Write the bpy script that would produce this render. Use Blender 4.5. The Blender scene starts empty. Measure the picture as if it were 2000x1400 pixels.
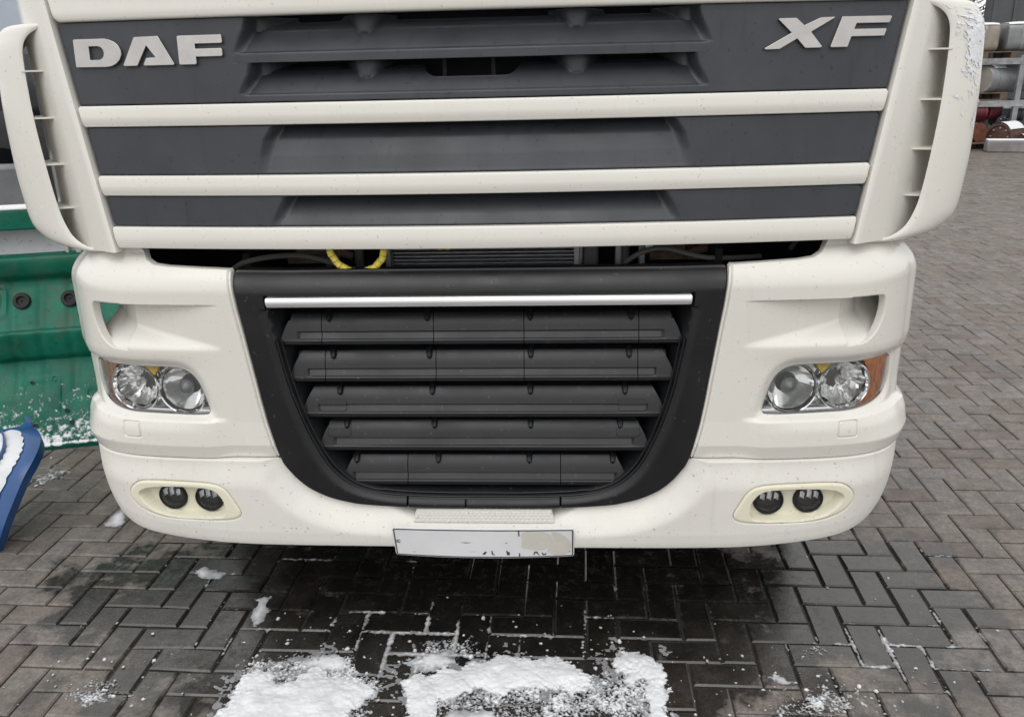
import bpy, math, random
import numpy as np
from mathutils import Matrix, Vector
random.seed(7); rng = np.random.default_rng(11)
R = math.radians
S = bpy.context.scene
COL = S.collection

# ------------------------------------------------------------------ camera
FPX = 1642.1
YAW, PITCH, ROLL = 0.0599282, 0.3332197, -0.0241562
CAMP = Vector((0.22488, -2.13982, 1.66309))
def cam_axes():
    cy, sy, cp, sp, cr, sr = math.cos(YAW), math.sin(YAW), math.cos(PITCH), math.sin(PITCH), math.cos(ROLL), math.sin(ROLL)
    f = Vector((-sy*cp, cy*cp, -sp)); r = Vector((cy, sy, 0)); u = r.cross(f)
    return cr*r + sr*u, -sr*r + cr*u, f
cr_, cu_, cf_ = cam_axes()
cd = bpy.data.cameras.new('camera'); cam = bpy.data.objects.new('camera', cd); COL.objects.link(cam)
m = Matrix.Identity(4)
for i in range(3):
    m[i][0] = cr_[i]; m[i][1] = cu_[i]; m[i][2] = -cf_[i]; m[i][3] = CAMP[i]
cam.matrix_world = m
cd.sensor_width = 36; cd.sensor_fit = 'HORIZONTAL'; cd.lens = FPX/2000*36; cd.clip_start = .05; cd.clip_end = 2000
S.camera = cam

# ------------------------------------------------------------------ world, sun, exposure (overcast)
SUN_EL, SUN_ROT = R(54), R(194)
w = bpy.data.worlds.new('World'); S.world = w; w.use_nodes = True
nt = w.node_tree; nt.nodes.clear()
sky = nt.nodes.new('ShaderNodeTexSky'); sky.sky_type = 'NISHITA'; sky.sun_disc = False
sky.sun_elevation = SUN_EL; sky.sun_rotation = SUN_ROT; sky.air_density = 1.0; sky.dust_density = 6.0; sky.ozone_density = 1.0
hs = nt.nodes.new('ShaderNodeHueSaturation'); hs.inputs['Saturation'].default_value = .10
bg = nt.nodes.new('ShaderNodeBackground'); bg.inputs['Strength'].default_value = .12
wo = nt.nodes.new('ShaderNodeOutputWorld')
cl = nt.nodes.new('ShaderNodeMix'); cl.data_type = 'RGBA'; cl.inputs['Factor'].default_value = .82; cl.inputs['B'].default_value = (10.0, 9.97, 9.95, 1)   # closed, even cloud cover over the sky
nt.links.new(sky.outputs[0], hs.inputs['Color']); nt.links.new(hs.outputs[0], cl.inputs['A']); nt.links.new(cl.outputs['Result'], bg.inputs['Color']); nt.links.new(bg.outputs[0], wo.inputs[0])
sl = bpy.data.lights.new('sun', 'SUN'); sl.energy = .6; sl.angle = R(45); sl.color = (1, .975, .94)
so = bpy.data.objects.new('sun', sl); COL.objects.link(so)
sd = Vector((math.sin(SUN_ROT)*math.cos(SUN_EL), math.cos(SUN_ROT)*math.cos(SUN_EL), math.sin(SUN_EL)))
so.rotation_euler = sd.to_track_quat('Z', 'Y').to_euler(); so.location = (0, -4, 8)
S.view_settings.view_transform = 'Standard'; S.view_settings.look = 'None'
S.view_settings.exposure = 0.07; S.view_settings.gamma = 1.0; S.view_settings.use_curve_mapping = False
S.cycles.max_bounces = 8; S.cycles.transparent_max_bounces = 12

# ------------------------------------------------------------------ materials
MATS = {}
def mat(name, col, rough=.5, metal=0., var=.08, vscale=2.5, bump=0., bscale=150., specks=0., scol=(.05, .04, .035), sscale=60.,
        streak=0., stcol=(.02, .02, .02), coat=0., spec=.5, rvar=0., coords='Object', rnd=None, rndcol=None):
    if name in MATS: return MATS[name]
    M = bpy.data.materials.new(name); M.use_nodes = True; T = M.node_tree; N = T.nodes; L = T.links
    P = N['Principled BSDF']; P.inputs['Roughness'].default_value = rough; P.inputs['Metallic'].default_value = metal
    P.inputs['Coat Weight'].default_value = coat; P.inputs['Coat Roughness'].default_value = .08; P.inputs['Specular IOR Level'].default_value = spec
    tc = N.new('ShaderNodeTexCoord'); co = tc.outputs[coords]
    if coords == 'World':
        pass
    nz = N.new('ShaderNodeTexNoise'); nz.inputs['Scale'].default_value = vscale; nz.inputs['Detail'].default_value = 6; nz.inputs['Roughness'].default_value = .62
    L.new(co, nz.inputs['Vector'])
    mr = N.new('ShaderNodeMapRange'); mr.inputs['From Min'].default_value = .3; mr.inputs['From Max'].default_value = .7
    mr.inputs['To Min'].default_value = 1-var; mr.inputs['To Max'].default_value = 1+var
    L.new(nz.outputs['Fac'], mr.inputs['Value'])
    vm = N.new('ShaderNodeVectorMath'); vm.operation = 'SCALE'; vm.inputs[0].default_value = col[:3]
    L.new(mr.outputs[0], vm.inputs['Scale']); c = vm.outputs[0]
    def mix(c, fac, colr):
        mx = N.new('ShaderNodeMix'); mx.data_type = 'RGBA'; L.new(fac, mx.inputs['Factor']); L.new(c, mx.inputs['A']); mx.inputs['B'].default_value = (*colr, 1)
        return mx.outputs['Result']
    def noise_thr(scale, lo, hi, amt, vec=None, detail=2):
        n2 = N.new('ShaderNodeTexNoise'); n2.inputs['Scale'].default_value = scale; n2.inputs['Detail'].default_value = detail; L.new(vec or co, n2.inputs['Vector'])
        r2 = N.new('ShaderNodeMapRange'); r2.inputs['From Min'].default_value = lo; r2.inputs['From Max'].default_value = hi; r2.inputs['To Max'].default_value = amt
        L.new(n2.outputs['Fac'], r2.inputs['Value']); return r2.outputs[0]
    if specks: c = mix(c, noise_thr(sscale, .705, .76, specks, detail=1), scol)
    if streak:
        mp = N.new('ShaderNodeMapping'); mp.inputs['Scale'].default_value = (38, 38, 2.2); L.new(co, mp.inputs['Vector'])
        c = mix(c, noise_thr(1., .6, .78, streak, mp.outputs[0], 3), stcol)
    L.new(c, P.inputs['Base Color'])
    if rvar:
        n3 = N.new('ShaderNodeTexNoise'); n3.inputs['Scale'].default_value = 7; n3.inputs['Detail'].default_value = 5; L.new(co, n3.inputs['Vector'])
        r3 = N.new('ShaderNodeMapRange'); r3.inputs['From Min'].default_value = .3; r3.inputs['From Max'].default_value = .7
        r3.inputs['To Min'].default_value = max(.02, rough-rvar); r3.inputs['To Max'].default_value = min(1, rough+rvar)
        L.new(n3.outputs['Fac'], r3.inputs['Value']); L.new(r3.outputs[0], P.inputs['Roughness'])
    if bump:
        n4 = N.new('ShaderNodeTexNoise'); n4.inputs['Scale'].default_value = bscale; n4.inputs['Detail'].default_value = 4; L.new(co, n4.inputs['Vector'])
        b = N.new('ShaderNodeBump'); b.inputs['Strength'].default_value = bump; b.inputs['Distance'].default_value = .004
        L.new(n4.outputs['Fac'], b.inputs['Height']); L.new(b.outputs[0], P.inputs['Normal'])
    MATS[name] = M; return M

def glass_mat(name, tint=(1, 1, 1), rough=.02, ior=1.45, haze=0.):
    M = bpy.data.materials.new(name); M.use_nodes = True; T = M.node_tree; N = T.nodes; L = T.links; N.clear()
    o = N.new('ShaderNodeOutputMaterial'); mx = N.new('ShaderNodeMixShader'); t = N.new('ShaderNodeBsdfTransparent'); g = N.new('ShaderNodeBsdfGlossy')
    t.inputs[0].default_value = (*tint, 1); g.inputs['Roughness'].default_value = rough
    f = N.new('ShaderNodeFresnel'); f.inputs['IOR'].default_value = ior
    L.new(f.outputs[0], mx.inputs[0]); L.new(t.outputs[0], mx.inputs[1]); L.new(g.outputs[0], mx.inputs[2])
    if haze:
        m2 = N.new('ShaderNodeMixShader'); d = N.new('ShaderNodeBsdfDiffuse'); d.inputs[0].default_value = (.75, .75, .74, 1); m2.inputs[0].default_value = haze  # pale diffuse veil mixed in to brighten the lamp
        L.new(mx.outputs[0], m2.inputs[1]); L.new(d.outputs[0], m2.inputs[2]); L.new(m2.outputs[0], o.inputs[0])
    else: L.new(mx.outputs[0], o.inputs[0])
    return M

CREAM = mat('cream paint', (.735, .720, .668), .25, var=.022, vscale=1.6, specks=.30, scol=(.22, .19, .15), sscale=115, coat=.4, rvar=.05, streak=.10, stcol=(.52, .50, .45))
CREAMB = mat('textured cream bumper', (.735, .720, .672), .44, streak=.22, stcol=(.50, .47, .41), var=.06, specks=.45, scol=(.15, .13, .10), sscale=100, bump=.25, bscale=420, rvar=.08)
CREAMF = mat('bare cream inner plastic', (.70, .685, .625), .5, var=.04, bump=.05)
POD = mat('yellowed cream plastic', (.75, .725, .58), .45, var=.04, specks=.3, sscale=120)
BLACKU = mat('weathered black panel', (.034, .038, .046), .40, var=.2, vscale=6, specks=.6, scol=(.008, .008, .009), sscale=70, streak=.45, stcol=(.012, .012, .014), bump=.06, bscale=300, rvar=.1)
BLACKG = mat('satin black grille', (.0068, .0074, .0092), .38, spec=.5, var=.25, vscale=6, specks=.5, scol=(.07, .07, .07), sscale=85, bump=.08, bscale=420, rvar=.09)
BLACK = mat('matt black', (.012, .012, .013), .7)
VOID = mat('light-blocking black', (.004, .004, .005), .9)
SILVER = mat('silver trim', (.74, .74, .75), .32, metal=.55, var=.03)
LETTER = mat('brushed steel letter', (.44, .425, .415), .17, metal=.95, var=.08, vscale=20)
CHROME = mat('chrome', (.86, .87, .88), .06, metal=1., var=.02)
CHROMED = mat('dull reflector', (.80, .81, .82), .24, metal=1., var=.06, vscale=20)
REFL = mat('lamp reflector', (.93, .93, .93), .09, metal=.72, var=.02)
AMBER = mat('amber lens', (.62, .20, .05), .25, var=.45, vscale=45, coat=.5)
AMBERL = mat('faded amber lens', (.36, .20, .12), .25, var=.3, vscale=45, coat=.5)
YREFL = mat('yellow reflector', (.62, .40, .04), .25, var=.1, vscale=40)
YELLOW = mat('yellow hose wrap', (.88, .74, .12), .4, var=.15, vscale=30)
ALU = mat('radiator aluminium', (.50, .51, .53), .45, metal=.2, var=.2, vscale=30)
LEDM = mat('led reflector', (.95, .95, .97), .3, metal=.1, var=.2, vscale=150)
DARKGREY = mat('dark grey plastic', (.09, .09, .088), .5, var=.15)
RUST = mat('rusty bracket', (.20, .14, .10), .8, var=.4, vscale=30)
PLATE = mat('plate white', (.80, .81, .83), .35, var=.03, vscale=12)
PLATEK = mat('plate black print', (.03, .03, .035), .5)
PLATES = mat('plate smear beige', (.66, .64, .58), .6, var=.05, vscale=30)
PLATER = mat('plate red print', (.6, .05, .06), .5)
GLASS = glass_mat('clear lamp lens', (.97, .98, .98), haze=.03)
SCREEN = mat('dark window glass', (.015, .018, .022), .06, coat=.5)
RUBBER = mat('tyre rubber', (.022, .022, .023), .75, var=.3, vscale=20, bump=.3, bscale=60)
CHASSIS = mat('chassis black', (.012, .012, .012), .8)
SNOW = mat('snow', (.76, .78, .81), .8, var=.05, vscale=20, bump=.35, bscale=260)
STEEL = mat('bare steel', (.28, .29, .30), .45, metal=.6, var=.2, vscale=15)

# ------------------------------------------------------------------ mesh helpers
def link(name, verts, faces, material, parent=None, smooth=True, angle=38, slots=None):
    me = bpy.data.meshes.new(name)
    me.from_pydata([tuple(map(float, v)) for v in verts], [], [tuple(int(i) for i in f) for f in faces]); me.validate(); me.update()
    if smooth:
        me.polygons.foreach_set('use_smooth', [True]*len(me.polygons)); me.set_sharp_from_angle(angle=R(angle))
    me.materials.append(material)
    o = bpy.data.objects.new(name, me); COL.objects.link(o)
    if parent is not None: o.parent = parent
    return o
def empty(name, loc=(0, 0, 0), rz=0.):
    o = bpy.data.objects.new(name, None); COL.objects.link(o); o.location = loc; o.rotation_euler = (0, 0, rz); o.empty_display_size = .2
    return o
def tag(o, label=None, cat=None, group=None, kind=None):
    if label: o['label'] = label
    if cat: o['category'] = cat
    if group: o['group'] = group
    if kind: o['kind'] = kind
    return o

class MB:
    def __init__(s): s.v = []; s.f = []
    def add(s, v, f):
        b = len(s.v); s.v += [tuple(map(float, q)) for q in v]; s.f += [tuple(b+int(i) for i in q) for q in f]; return s
    def box(s, lo, hi, bev=0.):
        x0, y0, z0 = lo; x1, y1, z1 = hi
        if bev <= 0:
            v = [(x, y, z) for z in (z0, z1) for y in (y0, y1) for x in (x0, x1)]
            return s.add(v, [(0, 2, 3, 1), (4, 5, 7, 6), (0, 1, 5, 4), (2, 6, 7, 3), (0, 4, 6, 2), (1, 3, 7, 5)])
        b = bev; v = []; idx = {}
        for sx in (0, 1):
            for sy in (0, 1):
                for sz in (0, 1):
                    c = (x1 if sx else x0, y1 if sy else y0, z1 if sz else z0); d = (-b if sx else b, -b if sy else b, -b if sz else b)
                    for a in range(3):
                        p = [c[k]+d[k] for k in range(3)]; p[a] = c[a]; idx[(sx, sy, sz, a)] = len(v); v.append(p)
        f = []
        def face(ids):
            P = np.array([v[i] for i in ids]); n = np.zeros(3)
            for k in range(len(ids)): n += np.cross(P[k], P[(k+1) % len(ids)])
            c = np.array([(x0+x1)/2, (y0+y1)/2, (z0+z1)/2])
            f.append(tuple(ids) if n @ (P.mean(0)-c) > 0 else tuple(ids[::-1]))
        for a in range(3):
            o = [k for k in range(3) if k != a]
            for sa in (0, 1):
                q = []
                for (p1, p2) in ((0, 0), (1, 0), (1, 1), (0, 1)):
                    t = [0]*3; t[a] = sa; t[o[0]] = p1; t[o[1]] = p2; q.append(idx[(*t, a)])
                face(q)
            for p1 in (0, 1):
                for p2 in (0, 1):
                    t0 = [0]*3; t0[o[0]] = p1; t0[o[1]] = p2; t1 = list(t0); t1[a] = 1
                    face([idx[(*t0, o[0])], idx[(*t1, o[0])], idx[(*t1, o[1])], idx[(*t0, o[1])]])
        for sx in (0, 1):
            for sy in (0, 1):
                for sz in (0, 1): face([idx[(sx, sy, sz, a)] for a in range(3)])
        return s.add(v, f)
    def grid(s, P, close_u=False, flip=False):
        P = np.asarray(P, float); nu, nv = P.shape[:2]; f = []
        for i in range(nu if close_u else nu-1):
            for j in range(nv-1):
                a, b, c, d = i*nv+j, ((i+1) % nu)*nv+j, ((i+1) % nu)*nv+j+1, i*nv+j+1
                f.append((a, b, c, d) if not flip else (a, d, c, b))
        return s.add(P.reshape(-1, 3), f)
    def tube(s, path, r, seg=10, caps=True):
        path = np.asarray(path, float); n = len(path); rr = np.broadcast_to(np.asarray(r, float), (n,))
        T = np.gradient(path, axis=0); T /= np.linalg.norm(T, axis=1)[:, None]+1e-12
        up = np.array([0, 0, 1.]) if abs(T[0][2]) < .9 else np.array([1., 0, 0])
        V = []; B = np.cross(T[0], up); B /= np.linalg.norm(B)
        for i in range(n):
            B = B - T[i]*(B @ T[i]); B /= np.linalg.norm(B)+1e-12; C = np.cross(B, T[i])
            for k in range(seg):
                a = 2*math.pi*k/seg; V.append(path[i]+rr[i]*(math.cos(a)*B+math.sin(a)*C))
        f = [(i*seg+k, (i+1)*seg+k, (i+1)*seg+(k+1) % seg, i*seg+(k+1) % seg) for i in range(n-1) for k in range(seg)]
        if caps: f += [tuple(range(seg)), tuple(range((n-1)*seg, n*seg))[::-1]]
        return s.add(V, f)
    def lathe(s, prof, origin, axis, seg=32, cap0=False, cap1=False):
        """prof: list of (r, h); h along axis"""
        a = np.array(axis, float); a /= np.linalg.norm(a); t = np.array([0, 0, 1.]) if abs(a[2]) < .9 else np.array([1., 0, 0])
        e1 = np.cross(t, a); e1 /= np.linalg.norm(e1); e2 = np.cross(a, e1); o = np.array(origin, float); V = []
        for r, h in prof:
            for k in range(seg):
                q = 2*math.pi*k/seg; V.append(o+a*h+r*(math.cos(q)*e1+math.sin(q)*e2))
        n = len(prof); f = [(i*seg+k, i*seg+(k+1) % seg, (i+1)*seg+(k+1) % seg, (i+1)*seg+k) for i in range(n-1) for k in range(seg)]
        if cap0: f.append(tuple(range(seg))[::-1])
        if cap1: f.append(tuple(range((n-1)*seg, n*seg)))
        return s.add(V, f)
    def build(s, name, material, parent=None, smooth=True, angle=38): return link(name, s.v, s.f, material, parent, smooth, angle)

def ss(x, a=0., b=1.):
    t = np.clip((np.asarray(x, float)-a)/(b-a), 0, 1); return t*t*(3-2*t)
def poly_sdf(P, poly):
    P = np.asarray(P, float); poly = np.asarray(poly, float); out = np.empty(len(P))
    A = poly; B = np.roll(poly, -1, 0); D = B-A; dd = (D**2).sum(1)+1e-18
    for s in range(0, len(P), 20000):
        p = P[s:s+20000]; w_ = p[:, None, :]-A[None]; t = np.clip((w_*D).sum(2)/dd, 0, 1)
        d = np.sqrt(((w_-D*t[..., None])**2).sum(2)).min(1)
        y = p[:, 1:2]; c = (A[:, 1] > y) != (B[:, 1] > y)
        xi = A[:, 0]+(y-A[:, 1])*D[:, 0]/np.where(D[:, 1] == 0, 1e-12, D[:, 1])
        ins = (c & (p[:, 0:1] < xi)).sum(1) % 2 == 1
        out[s:s+20000] = np.where(ins, -d, d)
    return out
def catmull(pts, n=6, closed=True):
    P = np.asarray(pts, float); m_ = len(P); out = []
    for i in range(m_ if closed else m_-1):
        if closed: a, b, c, d = P[i-1], P[i], P[(i+1) % m_], P[(i+2) % m_]
        else: a, b, c, d = P[max(i-1, 0)], P[i], P[i+1], P[min(i+2, m_-1)]
        for k in range(n):
            t = k/n; out.append(.5*((2*b)+(-a+c)*t+(2*a-5*b+4*c-d)*t*t+(-a+3*b-3*c+d)*t**3))
    if not closed: out.append(P[-1])
    return np.array(out)
def rounded(pts, r, n=5):
    P = np.asarray(pts, float); m_ = len(P); rr = np.broadcast_to(np.asarray(r, float), (m_,)); out = []
    for i in range(m_):
        a, b, c = P[i-1], P[i], P[(i+1) % m_]; da, dc = a-b, c-b; la, lc = np.linalg.norm(da), np.linalg.norm(dc)
        q = min(rr[i], la*.49, lc*.49); p0 = b+da/la*q; p1 = b+dc/lc*q
        if rr[i] <= 0: out.append(b); continue
        for k in range(n+1):
            t = k/n; out.append((1-t)**2*p0+2*t*(1-t)*b+t*t*p1)
    return np.array(out)
def refine(a, *spans):
    a = list(a)
    for lo, hi, n in spans: a += list(np.linspace(lo, hi, n))
    a = np.array(sorted(a)); k = np.r_[True, np.diff(a) > 4e-4]; return a[k]

def clip_grid(us, zs, f):
    nu, nz = len(us), len(zs); ins = f < 0; vid = -np.ones((nu, nz), int); V = []; F = []
    ii = np.argwhere(ins); vid[ins] = np.arange(len(ii)); V = [(us[i], zs[j]) for i, j in ii]
    full = ins[:-1, :-1] & ins[1:, :-1] & ins[1:, 1:] & ins[:-1, 1:]
    for i, j in np.argwhere(full): F.append((vid[i, j], vid[i+1, j], vid[i+1, j+1], vid[i, j+1]))
    anyi = ins[:-1, :-1] | ins[1:, :-1] | ins[1:, 1:] | ins[:-1, 1:]; ed = {}
    for i, j in np.argwhere(anyi & ~full):
        c = ((i, j), (i+1, j), (i+1, j+1), (i, j+1)); poly = []
        for k in range(4):
            a, b = c[k], c[(k+1) % 4]
            if ins[a]: poly.append(vid[a])
            if ins[a] != ins[b]:
                key = (a, b) if a < b else (b, a)
                if key not in ed:
                    fa, fb = f[key[0]], f[key[1]]; t = min(max(fa/(fa-fb), .03), .97)
                    ua, ub = us[key[0][0]], us[key[1][0]]; za, zb = zs[key[0][1]], zs[key[1][1]]
                    ed[key] = len(V); V.append((ua+(ub-ua)*t, za+(zb-za)*t))
                poly.append(ed[key])
        if len(poly) >= 3: F.append(tuple(poly))
    return np.array(V).reshape(-1, 2), F

def sheet(name, us, zs, sdf, nfun, mapf, material, parent=None, r=.004, depth=.02, mirror=False, smooth=True, angle=38, back=False):
    """A panel with rounded edges: trimmed grid in (u, z), lifted by nfun, placed by mapf, with a turned-in flange."""
    us = np.asarray(us, float); zs = np.asarray(zs, float)
    G = np.stack(np.meshgrid(us, zs, indexing='ij'), -1); f = sdf(G.reshape(-1, 2)).reshape(G.shape[:2])+r
    V, F = clip_grid(us, zs, f)
    n0 = nfun(V[:, 0], V[:, 1])*np.ones(len(V)); cnt = {}
    for q in F:
        for k in range(len(q)):
            a, b = q[k], q[(k+1) % len(q)]; cnt[(a, b)] = 1
    be = [e for e in cnt if (e[1], e[0]) not in cnt]
    bv = sorted({a for e in be for a in e}); pos = {v: k for k, v in enumerate(bv)}
    allV = [V]; allN = [n0]
    if depth > 0 and bv:
        B = V[bv]; h = 5e-4
        g = np.stack([sdf(B+[h, 0])-sdf(B-[h, 0]), sdf(B+[0, h])-sdf(B-[0, h])], -1); g /= np.linalg.norm(g, axis=1)[:, None]+1e-9
        rings = ([(r*math.sin(t), r*(1-math.cos(t))) for t in (R(30), R(60), R(90))] if r > 0 else [])+[(r, r+depth)]
        base = len(V); prev = {v: v for v in bv}
        for k, (o_, d_) in enumerate(rings):
            allV.append(B+g*o_); allN.append(n0[bv]-d_); cur = {v: base+k*len(bv)+pos[v] for v in bv}
            for a, b in be: F.append((prev[b], prev[a], cur[a], cur[b]))
            prev = cur
    VV = np.concatenate(allV); NN = np.concatenate(allN); U = -VV[:, 0] if mirror else VV[:, 0]
    X, Y, Z = mapf(U, VV[:, 1], NN)
    if mirror: F = [q[::-1] for q in F]
    return link(name, np.stack([X, Y, Z], -1), F, material, parent, smooth, angle)

# ------------------------------------------------------------------ truck front: plan curve and hood surface
_PL = np.array([(0, -.003), (.25, -.003), (.5, -.002), (.65, 0), (.75, .003), (.83, .007), (.9, .012), (.97, .020), (1.04, .033), (1.095, .050), (1.14, .075), (1.178, .11), (1.206, .155), (1.226, .21), (1.237, .28), (1.24, .36), (1.24, .9)])
_t = np.r_[0, np.cumsum(np.hypot(*np.diff(_PL, axis=0).T))]; _T = np.linspace(0, _t[-1], 1500)
_X, _Y = np.interp(_T, _t, _PL[:, 0]), np.interp(_T, _t, _PL[:, 1]); _k = np.hanning(81); _k /= _k.sum()
def _sm(a): return np.convolve(np.r_[2*a[0]-a[1:41][::-1], a, 2*a[-1]-a[-41:-1][::-1]], _k, 'valid')
_X = _sm(_X); _Y = _sm(_Y); _X -= _X[0]; _U = np.r_[0, np.cumsum(np.hypot(np.diff(_X), np.diff(_Y)))]
def plan(u, z, n):
    s = np.where(u < 0, -1., 1.); a = np.abs(u); x = np.interp(a, _U, _X); y = np.interp(a, _U, _Y)
    dx = np.interp(a+.006, _U, _X)-np.interp(a-.006, _U, _X); dy = np.interp(a+.006, _U, _Y)-np.interp(a-.006, _U, _Y); l = np.hypot(dx, dy)
    return s*(x+dy/l*n), y-dx/l*n, z
def hood_y(x, z): return -.005+.065*(np.asarray(x)/.98)**2+.10*(np.asarray(z)-1.22)
def hood(x, z, n): return x, hood_y(x, z)-n, z
def xe(z): return .9725+.181*(np.asarray(z)-1.222)
def both(pts): return [tuple(p) for p in pts]+[(-x, z) for x, z in reversed(pts)]

truck = empty('truck', (.005, 0, 0))
tag(truck, 'cream white lorry with black louvred grille, seen close from the front', 'truck')

# ---- hood: top panel, three black louvred panels, three cream bars
def band(z0, z1, inset=.003, top_extra=0):
    return np.array([(-xe(z0)+inset, z0), (xe(z0)-inset, z0), (xe(z1)-inset, z1), (-xe(z1)+inset, z1)])
xs_c = np.linspace(-1.12, 1.12, 120)
def bar(z0, z1):
    pl = rounded(band(z0, z1, .001), .006); zc, hh = (z0+z1)/2, (z1-z0)/2
    nf = lambda x, z: .014-.0030*np.abs((z-zc-.004)/hh)**3-.0025*ss(zc-z, 0, hh)
    return sheet('grille_bar', refine(xs_c, (-float(xe(z1))-.002, -float(xe(z0))+.03, 26), (float(xe(z0))-.03, float(xe(z1))+.002, 26)), np.linspace(z0, z1, 15), lambda P: poly_sdf(P, pl), nf, hood, CREAM, truck, .0038, .02)
for z0, z1 in ((1.2245, 1.2815), (1.3625, 1.4145), (1.5385, 1.5915)): bar(z0, z1)
pl_top = rounded([(-1.0735, 1.797), (1.0735, 1.797), (1.13, 2.06), (-1.13, 2.06)], .02)
sheet('hood_panel', refine(np.linspace(-1.15, 1.15, 80), (-1.14, -1.05, 40), (1.05, 1.14, 40)), np.linspace(1.795, 2.065, 30), lambda P: poly_sdf(P, pl_top), lambda x, z: .016-.25*np.clip(1.815-z, 0, 1), hood, CREAM, truck, .009, .03)

def louvre(x, z, zp, dp, hw, wall=.028):
    d = np.interp(z, zp, dp); side = ss((hw-np.abs(x))/wall); return d, side
def n_p1(x, z):
    ax = np.abs(x)
    zp = [1.590, 1.608, 1.6105, 1.614, 1.655, 1.668, 1.686, 1.6885, 1.7075, 1.7105, 1.714, 1.762, 1.775, 1.797]
    dp = [.008, .008, .009, .013, .046, .066, .125, .006, .006, .007, .012, .048, .068, .130]
    hw = np.where(z > 1.6885, np.interp(z, [1.69, 1.715, 1.765, 1.79], [.600, .598, .572, .566]), np.interp(z, [1.59, 1.614, 1.657, 1.688], [.596, .594, .568, .562]))
    d, s = louvre(x, z, zp, dp, hw)
    zk = np.where(z > 1.6995, z-1.752, z-1.645)                      # height above each louvre's crease
    d = np.where((z > 1.614) & (z < 1.6875) | (z > 1.7125), np.minimum(d, .048+.10*(1-ss(ax, .43, .54))), d)
    cone = np.exp(-(np.abs(ax-.265)/(.048+.60*np.clip(zk, -.02, .03)))**3)*ss(zk, -.026, .004)
    d = np.where((z > 1.620) & (z < 1.6875) | (z > 1.72), np.minimum(d, .038+.12*(1-cone)), d)
    return -d*s
zs1 = refine(np.linspace(1.592, 1.797, 60), (1.605, 1.616, 7), (1.684, 1.692, 8), (1.705, 1.718, 8))
xs1 = refine(np.linspace(-1.09, 1.09, 150), (-.61, -.42, 60), (.42, .61, 60), (-.36, -.17, 50), (.17, .36, 50), (-.14, .14, 60))
pl1 = band(1.594, 1.796, .004); gap = rounded([(-.132, 1.6875), (-.108, 1.6455), (.108, 1.6455), (.132, 1.6875)], [.0, .03, .03, 0.])
slots_ = [rounded([(a, z0), (b, z0), (b+e, 1.81 if z0 > 1.7 else 1.6875), (a-e2, 1.81 if z0 > 1.7 else 1.6875)], .009) for z0 in (1.783, 1.674) for a, b, e, e2 in ((-.455, -.335, -.006, 0), (-.195, .195, -.006, -.006), (.335, .455, 0, -.006))]
def f_p1(P):
    f = np.maximum(poly_sdf(P, pl1), -poly_sdf(P, gap))
    for q_ in slots_: f = np.maximum(f, -poly_sdf(P, q_))
    return f
panel1 = sheet('grille_panel', xs1, zs1, f_p1, n_p1, hood, BLACKU, truck, .0015, .03, angle=30)
def n_p2(x, z):
    d, s = louvre(x, z, [1.41, 1.419, 1.424, 1.46, 1.50, 1.525, 1.54], [.004, .004, .006, .015, .028, .042, .056], np.interp(z, [1.415, 1.46, 1.50, 1.535], [.558, .553, .540, .515]), .034); return -d*s
pl2 = band(1.4165, 1.5365, .004)
sheet('grille_panel', refine(np.linspace(-1.06, 1.06, 140), (-.57, -.47, 34), (.47, .57, 34)), np.linspace(1.414, 1.539, 36), lambda P: poly_sdf(P, pl2), n_p2, hood, BLACKU, truck, .0015, .03)
def n_p3(x, z):
    d, s = louvre(x, z, [1.28, 1.287, 1.31, 1.335, 1.362], [.004, .005, .017, .034, .052], np.interp(z, [1.283, 1.36], [.540, .495]), .034); return -d*s
pl3 = band(1.2835, 1.3605, .004)
sheet('grille_panel', refine(np.linspace(-1.04, 1.04, 140), (-.56, -.45, 34), (.45, .56, 34)), np.linspace(1.281, 1.363, 26), lambda P: poly_sdf(P, pl3), n_p3, hood, BLACKU, truck, .0015, .03)
q = MB().grid([[(x, hood_y(x, z)+.13, z) for z in (1.23, 1.5, 1.8)] for x in np.linspace(-.98, .98, 9)]); q.build('hood_light_block', VOID, truck)  # dark sheet added behind the panels to stop light leaking through gaps
q = MB()
for x in (-.075, .05): MB().box((x, .118, 1.60), (x+.010, .128, 1.75)).build('tow_bracket', BLACK, truck, False)

# ---- emblem letters
def letter(pts, hole=None, rad=0., nm='emblem_letter'):
    p = np.asarray(pts); h = None if hole is None else np.asarray(hole); a, b = p.min(0), p.max(0)
    f = (lambda P: poly_sdf(P, p)) if h is None else (lambda P: np.maximum(poly_sdf(P, p), -poly_sdf(P, h)))
    return sheet(nm, np.arange(a[0]-.003, b[0]+.004, .002), np.arange(a[1]-.003, b[1]+.004, .002), f, lambda x, z: .0095, hood, LETTER, truck, .0012, .008, angle=60)
D = [(-1.028, 1.687), (-.942, 1.686)]+[(-.942+.047*math.sin(R(a)), 1.7205-.0345*math.cos(R(a))) for a in range(20, 180, 20)]+[(-.940, 1.756), (-1.028, 1.756)]
DH = [(-.985, 1.705), (-.960, 1.705)]+[(-.960+.016*math.sin(R(a)), 1.721-.016*math.cos(R(a))) for a in range(30, 180, 30)]+[(-.960, 1.737), (-.985, 1.737)]
letter(D, DH)
letter([(-.856, 1.757), (-.790, 1.758), (-.750, 1.687), (-.839, 1.687), (-.828, 1.7065), (-.803, 1.7075), (-.824, 1.735), (-.854, 1.687), (-.895, 1.687)])
letter([(-.739, 1.757), (-.62, 1.757), (-.619, 1.736), (-.692, 1.736), (-.692, 1.725), (-.621, 1.725), (-.621, 1.705), (-.692, 1.705), (-.692, 1.687), (-.739, 1.687)])
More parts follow.
